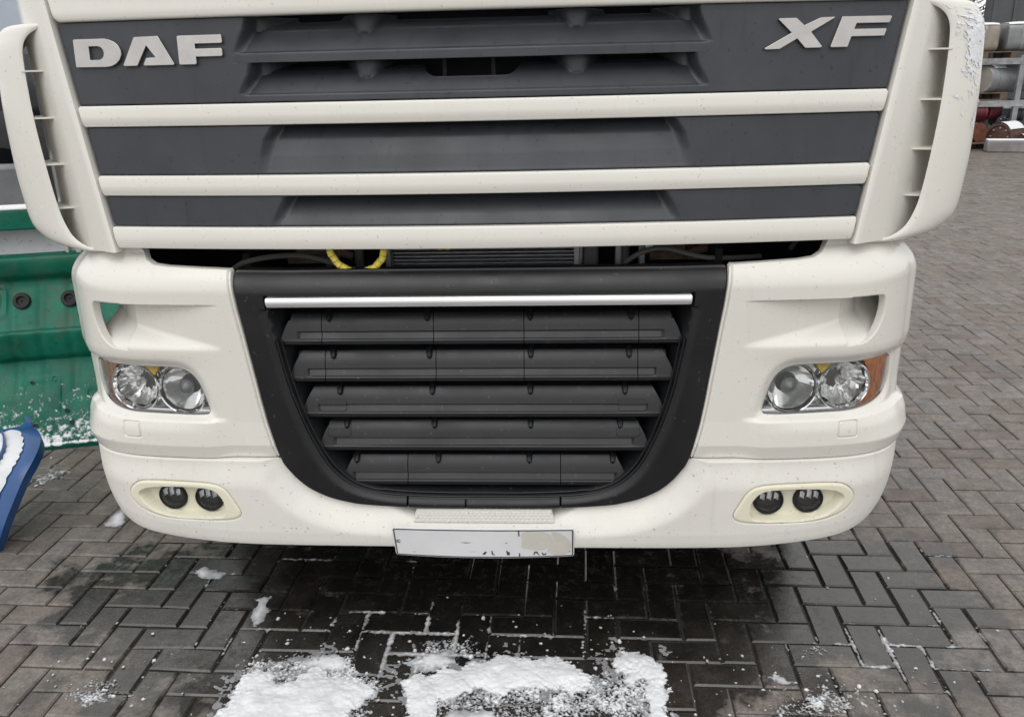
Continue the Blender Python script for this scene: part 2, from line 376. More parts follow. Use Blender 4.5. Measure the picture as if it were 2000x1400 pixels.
letter([(.748, 1.760), (.796, 1.760), (.816, 1.743), (.856, 1.760), (.896, 1.761), (.834, 1.727), (.866, 1.690), (.821, 1.690), (.800, 1.712), (.758, 1.689), (.713, 1.688), (.785, 1.726)])
letter([(.908, 1.761), (1.033, 1.761), (1.027, 1.744), (.945, 1.744), (.940, 1.732), (1.022, 1.732), (1.016, 1.714), (.934, 1.714), (.926, 1.690), (.882, 1.690)])

# ---- cream hood sides, side deflectors with fins
def side_profile(z):
    x0 = float(xe(z))+.004; y0 = float(hood_y(x0, z)); b = 1.0-ss(1.245-z, 0, .04)*.35
    xl, yl = 1.292, .346
    P = [(x0-.001, y0+.03), (x0, y0-.004), (x0+.003, y0-.012), (x0+.010, y0-.014), (x0+.022, y0-.008), (x0+.045, y0+.006)]
    c0 = np.array(P[-1]); c1 = c0+np.array([.07, .035]); c3 = np.array([xl, yl]); c2 = np.array([xl-.050, yl-.105])
    for t in np.linspace(.1, 1, 12): P.append(tuple((1-t)**3*c0+3*t*(1-t)**2*c1+3*t*t*(1-t)*c2+t**3*c3))
    P.append((xl+.003, .375)); P.append((xl-.01, .42)); P.append((1.215, .60)); P.append((1.205, .97)); return P
lip = catmull([(.9775, 1.2165, .075), (1.04, 1.211, .088), (1.09, 1.219, .100), (1.128, 1.242, .110), (1.150, 1.280, .116), (1.163, 1.325, .120), (1.176, 1.42, .124), (1.186, 1.53, .128), (1.190, 1.62, .132), (1.190, 1.70, .136), (1.185, 1.742, .138), (1.168, 1.770, .140), (1.135, 1.788, .140), (1.085, 1.797, .135)], 6, False)
outer = catmull([(.9775, 1.2060, .20), (1.07, 1.200, .20), (1.15, 1.2025, .20), (1.228, 1.222, .20), (1.270, 1.252, .20), (1.288, 1.287, .20), (1.297, 1.36, .20), (1.302, 1.43, .20), (1.303, 1.56, .20), (1.300, 1.63, .20), (1.294, 1.720, .20), (1.280, 1.760, .20), (1.245, 1.794, .20), (1.12, 1.805, .20)], 6, False)
def vane_pt(i, t):
    L, O = lip[i], outer[i]; th = t*math.pi/2
    if t <= 1: return np.array([L[0]+(O[0]-L[0])*math.sin(th), L[2]+(O[2]-L[2])*(1-math.cos(th)), L[1]+(O[1]-L[1])*math.sin(th)])
    return np.array([O[0]-.012*(t-1), O[2]+.085*(t-1), O[1]+(1.5-O[1])*.03*(t-1)])
tv = list(np.linspace(0, 1, 13))+[1.25, 1.6, 2.0]
for sx, nm in ((1, 'right'), (-1, 'left')):
    zz = np.r_[np.linspace(1.213, 1.26, 8), np.linspace(1.28, 2.06, 30)]
    P = np.array([[(sx*x, y, z) for x, y in side_profile(z)] for z in zz])
    MB().grid(P, flip=sx > 0).build('hood_side', CREAM, truck, angle=50)
    # bottom return of the hood side
    P = np.array([[vane_pt(i, t)*[sx, 1, 1] for t in tv] for i in range(len(lip))])
    inner = []
    for i in range(len(lip)):
        j0, j1 = max(i-1, 0), min(i+1, len(lip)-1); T = (lip[j1]-lip[j0])[:2]; T /= np.linalg.norm(T); Nn = np.array([-T[1], T[0]])   # points inwards
        row = []
        for t in tv:
            p = vane_pt(i, t); o_ = .006 if t > 0 else .003
            row.append([sx*(p[0]+Nn[0]*o_), p[1]+(.002 if t == 0 else .004), p[2]+Nn[1]*o_])
        inner.append(row)
    inner = np.array(inner); full = np.concatenate([inner[:, ::-1], P], 1)
    q = MB().grid(full, flip=sx < 0); van = q.build('side_deflector', CREAM, truck, angle=50)
    for zf, xa, xb in ((1.682, 1.128, 1.192), (1.562, 1.118, 1.188), (1.44, 1.105, 1.180), (1.322, 1.088, 1.166)):
        q = MB(); a = np.array([(xa, .150), (xb, .132), (xb+.055, .17), (xb+.07, .33), (xa+.02, .33)])
        v = [(sx*x, y, zf-.002+.10*(x-xa)*0) for x, y in a]+[(sx*x, y, zf+.002) for x, y in a]
        q.add(v, [(0, 1, 2, 3, 4), (9, 8, 7, 6, 5)]+[(k, k+5, (k+1) % 5+5, (k+1) % 5) for k in range(5)])
        q.build('deflector_fin', CREAMF, van, False)

# ---- bumper corners with air scoop, headlamp opening, tow cover
HL = catmull([(1.196, .882), (1.07, .889), (.96, .8895), (.88, .889), (.835, .884), (.803, .860), (.785, .818), (.774, .770), (.7745, .757), (.782, .7515), (.84, .749), (.93, .7525), (1.03, .754), (1.11, .762), (1.168, .777), (1.196, .806), (1.205, .845)], 5)
SC = catmull([(.70, 1.0765), (.80, 1.0765), (.90, 1.0765), (1.0, 1.0765), (1.07, 1.0755), (1.088, 1.068), (1.093, 1.045), (1.086, 1.008), (1.066, .972), (1.038, .952), (1.005, .946), (.90, .9445), (.80, .9445), (.69, .9455), (.685, 1.0)], 5)
CP = np.array([(.660, 1.167), (.750, 1.1705), (.845, 1.1745), (.885, 1.179), (.910, 1.190), (.926, 1.206), (.936, 1.228), (.939, 1.262), (1.75, 1.262), (1.75, .6245), (.5805, .6245), (.5925, .675), (.604, .726), (.6145, .795), (.623, .863), (.632, .93), (.641, 1.0), (.650, 1.06), (.656, 1.12), (.659, 1.155)])
HOLE = lambda P: np.maximum(poly_sdf(P, SC), .985-P[:, 0])
CV = rounded([(.977, .687), (1.031, .686), (1.033, .728), (.982, .730)], .005)
_nz = np.array([.55, .62, .66, .70, .74, .80, .885, .90, 1.0, 1.1, 1.15, 1.26]); _nn = np.array([-.004, -.009, -.007, -.017, -.026, -.031, -.030, -.021, -.024, -.026, -.024, -.024])
def n_off(u, z): return np.interp(z, _nz, _nn)*ss(u, .98, 1.19)*(1-.55*ss(u, 1.245, 1.30))
def scoop_depth(u): return np.where(u < .98, .058*np.clip((u-.70)/.28, 0, 1)**1.15, .058+np.minimum((u-.98)*.42, .038))
def n_corner(u, z):
    n = np.zeros_like(u); P = np.stack([u, z], -1)
    n -= .026*np.clip((z-1.105)/.062, 0, 1.6)**2
    n -= .010*ss(.94-z, 0, .06)*ss(u, .70, .90)*ss(z, .70, .76)            # face leans in above and around the lamp
    dh = poly_sdf(P, HL); n -= .012*ss(.030-dh, 0, .030)*ss(z, .735, .765)   # soft pocket round the lamp
    led = ss(u, .70, .79)
    n += led*.014*ss(.748-z, 0, .016)*ss(1.8-u, 0, .3)+.004*np.clip((.735-z)/.07, 0, 1)-.010*np.clip((.664-z)/.04, 0, 1)
    # scoop
    dl = scoop_depth(u); top = ss(1.0765-z, 0, .005); wb = .010+.052*np.clip((u-.69)/.29, 0, 1); bot = ss((z-.945)/wb)
    n -= dl*top*bot*(u > .69)*(u < .9865)
    dc = np.abs(poly_sdf(P, CV)); n -= .0045*np.exp(-(dc/.0020)**2)
    n += n_off(u, z)
    ed = np.interp(z, CP[10:, 1], CP[10:, 0]); n -= .007*np.exp(-((u-ed-.0085)/.0022)**2)
    return n
us_c = refine(np.r_[np.linspace(.57, 1.2, 130), np.linspace(1.22, 1.76, 30)], (.972, .992, 12), (1.022, 1.040, 12), (.57, .68, 90))
zs_c = refine(np.r_[np.linspace(.62, 1.27, 150)], (1.068, 1.079, 10), (.682, .692, 7), (.724, .752, 14), (.655, .675, 10))
EXIT = rounded([(1.315, .86), (1.62, .86), (1.62, 1.07), (1.315, 1.07)], .02)
f_corner = lambda P: np.maximum(np.maximum(poly_sdf(P, CP), -poly_sdf(P, HL)), -HOLE(P))
def rim(sd): return sd
for mi in (False, True):
    cp = sheet('bumper_corner', us_c, zs_c, (lambda P: np.maximum(f_corner(P), -poly_sdf(P, EXIT))) if mi else f_corner, n_corner, plan, CREAM, truck, .003, .022, mirror=mi, angle=45)
    def n_lin(u, z):
        wb = .062+.02*(u-.98)/.1; return -scoop_depth(u)*ss(1.079-z, 0, .004)*ss((z-.940)/wb)-.004+n_off(u, z)
    LN = rounded([(.979, .936), (1.30, .936), (1.30, 1.083), (.979, 1.083)], .01)
    LCUT = rounded([(1.15, .93), (1.34, .93), (1.34, 1.074), (1.15, 1.074)], .02)
    sheet('scoop_liner', np.linspace(.978, 1.31, 50), refine(np.linspace(.934, 1.085, 45), (1.072, 1.081, 8)), lambda P: np.maximum(poly_sdf(P, LN), -poly_sdf(P, LCUT)) if mi else poly_sdf(P, LN), n_lin, plan, CREAM, cp, 0., 0., mirror=mi)
    CV2 = rounded([(.979, .689), (1.029, .688), (1.031, .726), (.984, .728)], .004)
    sheet('tow_cover', np.linspace(.975, 1.035, 16), np.linspace(.685, .731, 14), lambda P: poly_sdf(P, CV2), lambda u, z: n_corner(u, z)+.0008+.0045*np.exp(-(np.abs(poly_sdf(np.stack([u, z], -1), CV))/.0020)**2), plan, CREAM, cp, .0008, .002, mirror=mi)
    sheet('seam_gasket', np.linspace(.585, 1.60, 90), np.linspace(.617, .629, 5), lambda P: np.maximum(np.abs(P[:, 1]-.623)-.005, .585-P[:, 0]), lambda u, z: -.013+n_off(u, z)-.006*ss(u, 1.0, 1.2), plan, BLACK, cp, 0, 0, mirror=mi)  # black strip added behind the seam, standing in for shade in the gap
    # headlamp
    HLx = lambda P: poly_sdf(P, HL)-.006
    sx = -1 if mi else 1
    us_h = np.linspace(.765, 1.23, 84); zs_h = np.linspace(.742, .898, 36)
    hl = sheet('headlight', us_h, zs_h, HLx, lambda u, z: -.085+n_off(u, z), plan, DARKGREY, truck, 0, 0, mirror=mi)
    B = [(.855, .8175, .0735, .064), (1.003, .8225, .0735, .062)]   # centre u, z, outer radius, bowl radius
    def hfun(P):
        d = HLx(P)
        for bu, bz, ro, rb in B: d = np.maximum(d, ro-.004-np.hypot((P[:, 0]-bu)*1.0, P[:, 1]-bz))
        return np.maximum(d, P[:, 0]-1.083)
    sheet('lamp_bezel', us_h, zs_h, hfun, lambda u, z: n_off(u, z)-.040-.02*ss(z, .75, .80)+.012*ss(.772-z, 0, .01), plan, CHROMED, hl, .002, .02, mirror=mi)
    AM = catmull([(1.066, .90), (1.24, .90), (1.24, .82), (1.21, .760), (1.09, .748), (1.035, .745), (1.068, .778), (1.084, .825), (1.076, .87)], 4)
    sheet('turn_signal', us_h, zs_h, lambda P: np.maximum(HLx(P), poly_sdf(P, AM)), lambda u, z: n_off(u, z)-.028+.0016*np.sin(u*900), plan, AMBERL if mi else AMBER, hl, .001, .01, mirror=mi)
    TR = np.array([(.915, .893), (.968, .893), (.955, .876), (.940, .852), (.926, .872)])
    sheet('side_reflector', np.linspace(.9, .97, 12), np.linspace(.84, .9, 12), lambda P: np.maximum(HLx(P), poly_sdf(P, TR)), lambda u, z: -.034, plan, YREFL, hl, .001, .01, mirror=mi)
    for k, (bu, bz, ro, rb) in enumerate(B):
        bx, by, _ = plan(np.array([bu]), bz, np.array([-.035])); c = np.array([sx*bx[0], by[0], bz]); ax = np.array([sx*.10, -1, -.02])
        q = MB(); q.lathe([(ro, -.012), (ro, .006), (ro-.003, .010), (ro-.006, .008), (rb+.002, -.006)], c, ax, 40)
        rg = q.build('lamp_ring', CHROME, hl)
        q = MB(); prof = [(max(rb*(t if t > .16 else .16), .004), -.006-.056*(1-t*t)) for t in np.linspace(0, 1, 10)][::-1]
        # facetted reflector: vertical flutes
        seg = 48; a = ax/np.linalg.norm(ax); e1 = np.cross([0, 0, 1.], a); e1 /= np.linalg.norm(e1); e2 = np.cross(a, e1); rows = []
        for r_, h_ in prof:
            row = []
            for s_ in range(seg+1):
                an = 2*math.pi*s_/seg; rr = r_*(1+(.05*math.sin(an*9) if k == 1 else .012*math.sin(an*5)))
                row.append(c+a*(h_+.003*math.sin(rr*math.cos(an)*420)*(k == 1))+rr*(math.cos(an)*e1+math.sin(an)*e2))
            rows.append(row)
        q.grid(rows); q.build('reflector', REFL, hl, angle=20)
        q = MB(); q.lathe([(.0001, -.008), (.007, -.009), (.011, -.014), (.012, -.030), (.012, -.052)] if k else [(.0001, .0), (.012, -.003), (.021, -.011), (.024, -.018), (.020, -.02), (.012, -.024), (.012, -.052)], c, ax, 24)
        q.build('bulb_shield', CHROMED if k else STEEL, hl)
    sheet('lamp_lens', us_h, zs_h, lambda P: poly_sdf(P, HL)-.002, lambda u, z: n_off(u, z)-.014+.006*np.sin((z-.75)/.14*math.pi)-.004*ss(u, 1.0, 1.15), plan, GLASS, hl, .002, .012, mirror=mi)

# ---- lower grille
BZ_R = [(.6575, 1.163), (.6565, 1.145), (.6535, 1.12), (.6385, 1.0), (.6205, .863), (.6015, .726), (.5775, .622), (.556, .584), (.530, .552), (.503, .528), (.472, .510), (.440, .496), (.400, .485), (.355, .4765), (.25, .469), (.12, .466)]
BZ_R = [tuple(p) for p in catmull(BZ_R, 3, False)]
BZ = np.array(both(BZ_R))
IN_R = [tuple(p) for p in catmull([(.572, 1.099), (.571, 1.068), (.556, .97), (.534, .84), (.503, .727), (.469, .642), (.434, .581), (.378, .532), (.294, .5065), (.206, .4985), (.1, .4955)], 4, False)]
IN = np.array(both(IN_R))
def n_bez(x, z):
    n = -.040*np.clip((z-1.100)/.063, 0, 1.3)**2.2
    di = poly_sdf(np.stack([x, z], -1), IN); n -= .010*ss(.022-di, 0, .022)*(z < 1.06)
    n -= .010*ss(np.abs(x), .50, .66)*ss(z, .55, .7)
    for xs_ in (-.2205, .2205, -.052): n -= .010*np.exp(-((x-xs_)/.0016)**2)*(z < .52)*(1 if abs(xs_) > .1 else (z < .49))
    return n
xs_b = refine(np.linspace(-.67, .67, 150), (-.226, -.215, 10), (.215, .226, 10), (-.056, -.048, 8), (.53, .665, 40), (-.665, -.53, 40)); zs_b = refine(np.linspace(.46, 1.182, 110), (.46, .56, 60), (1.09, 1.11, 8))
def flat(x, z, n): return x, -.003-n, z
grille = sheet('lower_grille', xs_b, zs_b, lambda P: np.maximum(poly_sdf(P, BZ), -poly_sdf(P, IN)), n_bez, flat, BLACKG, truck, .003, .03)
di_f = lambda P: poly_sdf(P, IN)
sheet('grille_liner', refine(np.linspace(-.58, .58, 200), (-.45, .45, 160)), refine(np.linspace(.485, 1.11, 90), (.488, .62, 100)), lambda P: np.maximum(di_f(P)-.002, -(di_f(P)+.05)), lambda x, z: -.012-2.2*np.clip(-di_f(np.stack([x, z], -1)), 0, .06), flat, BLACKG, grille, 0, 0)
bead = IN_R[8:]+[(-x, z) for x, z in IN_R[8:][::-1]]
for o_, y_ in ((.0035, .009), (.0105, .020)):
    cen = np.array([0, .80]); pth = [(x*(1-o_/.45), y_, z+o_*.9 if abs(x) < .3 else z+o_*.45) for x, z in bead]
    MB().tube(pth, .0022, 6).build('trim_bead', BLACKG, grille)
MB().box((-.60, .125, .46), (.60, .14, 1.055)).build('grille_backing', VOID, grille, False)
PROF = [(.094, -.084), (.083, -.062), (.066, -.0490), (.050, -.0430), (.0375, -.0390), (.0360, -.0445), (.0335, -.0455), (.0165, -.0360), (.0150, -.0330), (.0120, -.0310), (.0030, -.0310), (.0, -.034), (.004, -.095)]
def prof_at(g): return [(dz, n if k not in (5, 6, 7, 8) or g else np.interp(dz, [.012, .0375], [-.0315, -.0390])) for k, (dz, n) in enumerate(PROF)]
def slat(zb, x0, x1, xend, gend, seam0, seam1):
    st = [x0]
    for gx in (-gend, gend):
        if x0 < gx < x1: st += [gx-.004, gx+.004] if gx < 0 else [gx-.004, gx+.004]
    st += list(np.linspace(x0, x1, 5)[1:-1])+[x1]; st = sorted(st); rows = []
    for k, x in enumerate(st):
        g = abs(x) < gend; row = []
        for dz, n in prof_at(g):
            xx = x
            if k == 0 and not seam0: xx = -(xend-.040*(dz/.09)**1.6-.004*(dz < .002))
            if k == len(st)-1 and not seam1: xx = xend-.040*(dz/.09)**1.6-.004*(dz < .002)
            if k == 0 and seam0: xx = x+.0011
            if k == len(st)-1 and seam1: xx = x-.0011
            row.append((xx, -.003-n, zb+dz))
        rows.append(row)
    q = MB(); q.grid(rows, flip=False); n_ = len(PROF); L_ = len(st)
    q.f += [tuple(range(n_))[::-1], tuple(range((L_-1)*n_, L_*n_))]
    q.f = [f[::-1] for f in q.f]
    return q.build('slat', BLACKG, grille, angle=24)
SL = [(.9525, .549, .4975, (-.433, -.1235, .1235, .433)), (.8445, .534, .482, (-.433, -.122, .122, .433)), (.737, .511, .460, ()), (.634, .471, .425, ()), (.525, .413, .378, (-.221, .221))]
PEG = [(.4125, .1405), (.4095, .1405), (.4005, .138), (.389, .137), (.370, .1315)]
for i, (zb, xend, gend, seams) in enumerate(SL):
    xs_ = [-xend, *seams, xend]
    for k in range(len(xs_)-1): slat(zb, xs_[k], xs_[k+1], xend, gend, k > 0, k < len(xs_)-2)
    for px in PEG[i]:
        for s_ in (-1, 1):
            q = MB(); x = s_*px
            q.tube([(x, .085, zb+.098), (x, .070, zb+.090), (x, .048, zb+.079), (x, .040, zb+.070), (x, .0405, zb+.064)], [.0095, .0095, .0085, .0065, .002], 8)
            q.build('peg', BLACKG, grille)
for zb, a, b, z0, z1 in ((.737, .3825, .466, .017, .050), (.634, .378, .451, .040, .0865)):
    for s_ in (-1, 1):
        cs = rounded([(a, z0), (b-.004, z0), (b-.010, z1), (a, z1)], [.002, .01, .012, .002]); yy = [dz for dz, n in PROF[:11]][::-1]; nn = [n for dz, n in PROF[:11]][::-1]
        sheet('slat_cover', np.linspace(a, b, 14), np.linspace(z0-.001, z1+.001, 14), lambda P: poly_sdf(P, cs), lambda x, z: np.interp(z, yy, nn)+.0022, lambda x, z, n: (x, -.003-n, zb+z), BLACKG, grille, .001, .003, mirror=s_ < 0)
SP = rounded([(-.5625, 1.0705), (.5625, 1.0705), (.5645, 1.0965), (-.5645, 1.0965)], .002)
sheet('chrome_strip', refine(np.linspace(-.57, .57, 40), (-.568, -.55, 20), (.55, .568, 20)), np.linspace(1.068, 1.099, 12), lambda P: poly_sdf(P, SP), lambda x, z: .012-.006*((z-1.0835)/.013)**2, flat, SILVER, truck, .0025, .02)

# ---- lower bumper
BT = [(.5795, .6215)]+[p for p in [(.5795, .620), (.558, .583), (.532, .551), (.505, .5265), (.474, .5085), (.442, .4945), (.402, .4835), (.357, .475), (.25, .4675), (.12, .4645)]]
BB = [(0, .3535), (.27, .3535), (.6, .3545), (.75, .358), (.86, .3665), (.95, .377), (1.03, .392), (1.10, .414), (1.18, .452), (1.26, .490), (1.40, .515), (1.75, .53)]
BBc = catmull(BB, 4, False)
bump_poly = np.array([(1.75, .6215)]+BT+[(-x, z) for x, z in BT[::-1]]+[(-1.75, .6215)]+[(-x, z) for x, z in BBc[::-1]]+[tuple(p) for p in BBc[1:]])
BZc = np.array([(-1e-9+x, z) for x, z in BT[1:]]+[(-x, z) for x, z in BT[:0:-1]])
BZpoly = np.array([(.5795, 1.2)]+BT[1:]+[(-x, z) for x, z in BT[:0:-1]]+[(-.5795, 1.2)])
PO = catmull([(1.034, .512), (1.018, .538), (.984, .5535), (.898, .5565), (.785, .553), (.742, .537), (.718, .498), (.703, .462), (.722, .443), (.785, .4365), (.925, .4395), (.995, .459), (1.026, .484)], 5)
PI = catmull([(1.005, .507), (.972, .533), (.885, .5415), (.79, .537), (.757, .512), (.748, .478), (.760, .447), (.84, .4405), (.905, .4425), (.97, .463)], 5)
SN = rounded([(-.315, .490), (-.212, .424), (.212, .424), (.315, .490)], .05)
def n_bump(u, z):
    P = np.stack([u, z], -1); db = poly_sdf(P, BZpoly); n = -.012+.044*ss(db, 0, .085)
    n = np.where(z > .535, np.minimum(n, .032-.018*ss(z, .535, .621)), n)
    zb = np.interp(np.abs(u), BBc[:, 0], BBc[:, 1]); n -= .10*np.clip(zb+.045-z, 0, 1)+6.*np.clip(zb+.022-z, 0, 1)**2
    n -= .042*ss(-poly_sdf(P, SN), 0, .028)
    n = n*(1-ss(np.abs(u), 1.02, 1.26))-(.005+.034*np.clip((.575-z)/.20, 0, 1.3)**2)*ss(np.abs(u), .98, 1.22)
    return n
us_b = refine(np.r_[np.linspace(-1.75, 1.75, 330)]); zs_bm = refine(np.linspace(.345, .625, 84))
def f_bump(P):
    A = np.abs(P[:, 0]); Q = np.stack([A, P[:, 1]], -1); return np.maximum(poly_sdf(P, bump_poly), -(poly_sdf(Q, PO)-.001))
bumper = sheet('bumper', us_b, zs_bm, f_bump, n_bump, plan, CREAMB, truck, .004, .03)
ST = rounded([(-.2035, .4265), (.2035, .4265), (.196, .4615), (-.196, .4615)], .003)
def n_step(x, z):
    n = .004+.0*x; gx = (x/.0125); gz = np.round((z-.433)/.0095)
    fx = np.abs(gx+.5*(gz % 2)-np.round(gx+.5*(gz % 2))); fz = np.abs((z-.433)/.0095-gz); return .012+.0016*np.clip(1-np.hypot(fx, fz)/.34, 0, 1)
sheet('step_plate', np.arange(-.206, .2065, .0016), np.arange(.424, .464, .0016), lambda P: poly_sdf(P, ST), n_step, plan, CREAMB, bumper, .001, .02)
# fog lamp housings
def n_pod(u, z):
    di = poly_sdf(np.stack([u, z], -1), PI); do = poly_sdf(np.stack([u, z], -1), PO)
    return n_bump(u, z)*0+.034-.036*ss(-di, -.001, .009)-.003*ss(.006+do, 0, .006)
LP = [(.806, .4925), (.918, .494)]; LR = .0420
def f_pod(P):
    d = poly_sdf(P, PO)
    for a, b in LP: d = np.maximum(d, LR-np.hypot((P[:, 0]-a), P[:, 1]-b))
    return d
for mi in (False, True):
    sx = -1 if mi else 1
    pod = sheet('fog_lamp_housing', np.linspace(.698, 1.04, 110), np.linspace(.436, .56, 60), f_pod, n_pod, plan, POD, truck, .002, .012, mirror=mi)
    for a, b in LP:
        bx, by, _ = plan(np.array([a]), b, np.array([.004])); c = np.array([sx*bx[0], by[0], b]); ax = np.array([sx*.06, -1, -.03])
        q = MB(); q.lathe([(.0415, -.012), (.0415, .003), (.039, .005), (.0365, .002), (.0355, -.012), (.030, -.022), (.0001, -.024)], c, ax, 40); q.build('fog_lamp', BLACK, pod)
        a_ = ax/np.linalg.norm(ax); e1 = np.array([a_[1], -a_[0], 0]); e1 = e1/np.linalg.norm(e1)*(-1 if e1[0] < 0 else 1); e2 = np.cross(a_, e1); e2 = e2*(1 if e2[2] > 0 else -1)
        for k, dx in enumerate((-.0195, 0., .0195)):
            h = .027 if k == 1 else .021; q = MB(); rows = []
            for zz_ in np.linspace(0, h, 4):
                row = []
                for xx_, dd in ((-.0065, .003), (-.0045, -.006), (0, -.010), (.0045, -.006), (.0065, .003)): row.append(c+e1*(dx+xx_)+e2*(zz_+.001)+a_*(-.002+dd+.002*zz_/h))
                rows.append(row)
            q.grid(rows); q.build('led_reflector', LEDM, pod)
        q = MB(); q.lathe([(.0360, .001), (.030, .004), (.018, .006), (.0001, .0065)], c, ax, 32); q.build('lamp_lens', GLASS, pod)

# ---- number plate
def pmap(a, b, n):
    bend = .016*(1-(a/.26)**2)*(.75-b*6); t = R(16); y = -.052-(b-.056)*math.sin(t)-n*math.cos(t)-bend*.6; z = .430+(b-.056)*math.cos(t)-n*math.sin(t)-bend*.15+.00*a
    return a-.001, y, z-.012*a*0
PLp = rounded([(-.26, -.056), (.26, -.056), (.26, .056), (-.26, .056)], .008)
xsp = np.linspace(-.262, .262, 90)
plate = sheet('number_plate', xsp, np.linspace(-.058, .058, 24), lambda P: poly_sdf(P, PLp), lambda a, b: .0, pmap, PLATE, truck, .001, .002)
sheet('plate_border', np.linspace(-.262, .262, 260), np.linspace(-.058, .058, 90), lambda P: np.maximum(poly_sdf(P, PLp)+.0028, -(poly_sdf(P, PLp)+.0062)), lambda a, b: .0008, pmap, PLATEK, plate, 0, .0005)
def mark(pts, m_, n=.0008, nm='plate_marking', rad=0., sm=False):
    p = catmull(pts, 4) if sm else np.asarray(pts, float); a, b = p.min(0), p.max(0); d = max((b-a).max()/28, .0008)
    return sheet(nm, np.arange(a[0]-d, b[0]+2*d, d), np.arange(a[1]-d, b[1]+2*d, d), lambda P: poly_sdf(P, p), lambda u, z: n, pmap, m_, plate, 0, .0004)
mark([(.101, .030), (.1045, .030), (.1045, .051), (.101, .051)], PLATEK); mark([(.101, -.051), (.1045, -.051), (.1045, -.036), (.101, -.036)], PLATEK)
mark([(-.005, -.040), (.003, -.030), (.009, -.030), (.002, -.042)], PLATEK); mark([(.022, -.026), (.025, -.026), (.026, -.038), (.033, -.043), (.027, -.043), (.022, -.039)], PLATEK)
mark([(.064, -.029), (.067, -.024), (.069, -.031), (.074, -.031), (.075, -.043), (.066, -.043), (.066, -.034)], PLATEK)
mark([(.143, -.044), (.146, -.044), (.148, -.036), (.151, -.036), (.157, -.044), (.161, -.044), (.154, -.035), (.156, -.031), (.145, -.031)], PLATEK)
mark([(.166, -.034), (.169, -.034), (.171, -.040), (.176, -.041), (.179, -.037), (.181, -.037), (.178, -.045), (.169, -.045)], PLATEK)
mark([(-.210, -.036), (-.203, -.040), (-.200, -.036), (-.204, -.038)], PLATEK)
mark([(.241, -.037), (.248, -.037), (.248, -.027), (.2445, -.027), (.2445, -.033), (.241, -.033)], PLATER)
mark([(-.238, .004), (-.244, .010), (-.252, .008), (-.253, -.002), (-.245, -.004), (-.240, -.002), (-.243, .001), (-.248, .002), (-.247, .006)], STEEL)
mark([(.115, .045), (.16, .048), (.185, .040), (.198, .018), (.190, -.008), (.17, -.024), (.135, -.022), (.11, -.012), (.112, .012)], PLATES, .0012, sm=True)
mark([(.196, .046), (.220, .040), (.245, .012), (.250, -.02), (.235, -.044), (.205, -.046), (.183, -.030), (.196, -.005), (.203, .02)], PLATES, .0014, sm=True)
for b0, x0, x1, wd, mm in ((.022, -.09, .088, .0014, PLATES), (.004, -.09, -.01, .0018, STEEL), (.004, .018, .114, .0018, STEEL), (-.014, -.065, .095, .0013, PLATES), (-.030, -.05, -.012, .0013, PLATES)):
    mark([(x0, b0), ((x0+x1)/2, b0-wd), (x1, b0), ((x0+x1)/2, b0+wd)], mm)

# ---- gap under the hood: radiator, hose, brackets
rad = MB().box((-.30, .24, .95), (.31, .28, 1.30)).build('radiator', VOID, truck, False)
q = MB()
for z in np.arange(1.0, 1.26, .0105): q.box((-.255, .205, z), (.262, .239, z+.0026))
tag(q.build('cooling_fins', ALU, rad, False), kind='stuff')
for x in (.262, -.275): MB().box((x, .20, .98), (x+.015, .239, 1.29)).build('radiator_tank', ALU, rad, False)
MB().box((.288, .19, 1.0), (.33, .23, 1.30), .006).build('intake_duct', DARKGREY, truck)
MB().tube([(.281, .20, 1.02), (.281, .20, 1.30)], .006).build('pipe', STEEL, truck)
MB().tube([(-.262, .18, 1.02), (-.262, .18, 1.30)], .007).build('pipe', STEEL, truck)
hx, hz, hr = -.318, 1.222, .064; segs = []
q = MB(); q2 = MB()
an = np.linspace(R(180-8), R(360+8), 15)
for k in range(len(an)-1):
    t = np.linspace(an[k]+.012, an[k+1]-.012, 4); rr = hr*(1+.02*((k % 2)-.5))
    q.tube([(hx+rr*math.cos(a)*(1.15 if math.cos(a) > 0 else 1.15), .045-.01*math.sin(a), hz+rr*math.sin(a)*1.10) for a in t], [.0100, .0092, .0095, .0099], 12)
q2.tube([(hx+hr*1.15*math.cos(a), .045-.01*math.sin(a), hz+hr*1.10*math.sin(a)) for a in np.linspace(R(150), R(390), 24)], .0080, 8)
hs_ = q.build('hose', YELLOW, truck, angle=60); q2.build('hose_core', BLACK, hs_)
q = MB()
for k, x in enumerate((-.098, -.078)): q.lathe([(.010, -.008), (.012, 0), (.010, .008)], (x, .075, 1.2155), (1, 0, .05), 14, True, True)
q.build('hose_clip', YELLOW, truck)
for s_, x0 in ((-1, -.56), (1, .50)):
    q = MB(); a = x0; q.box((a, .30, 1.14), (a+.085, .34, 1.30)); q.box((a-.02, .26, 1.13), (a+.12, .36, 1.150)); q.tube([(a+.10, .27, 1.15), (a+.14, .25, 1.165), (a+.17, .27, 1.15)], .012, 8)
    q.build('hood_bracket', RUST, truck, False)
for pth, r_ in (([(-.74, .16, 1.10), (-.66, .12, 1.165), (-.52, .14, 1.18), (-.40, .12, 1.16), (-.30, .18, 1.10)], .008), ([(.36, .15, 1.10), (.42, .12, 1.17), (.50, .13, 1.19), (.62, .12, 1.165), (.78, .20, 1.15)], .007), ([(.40, .20, 1.05), (.405, .18, 1.24)], .012), ([(-.44, .22, 1.05), (-.45, .2, 1.26)], .009), ([(-.36, .24, 1.04), (-.355, .22, 1.26)], .014)):
    MB().tube(catmull(pth, 5, False), r_, 8).build('cable', DARKGREY, truck)
MB().box((.455, .14, 1.185), (.475, .145, 1.20)).build('tie_label', PLATE, truck, False)
for x in (.375, .44): MB().box((x, .17, 1.06), (x+.018, .20, 1.26), .003).build('support', STEEL, truck)
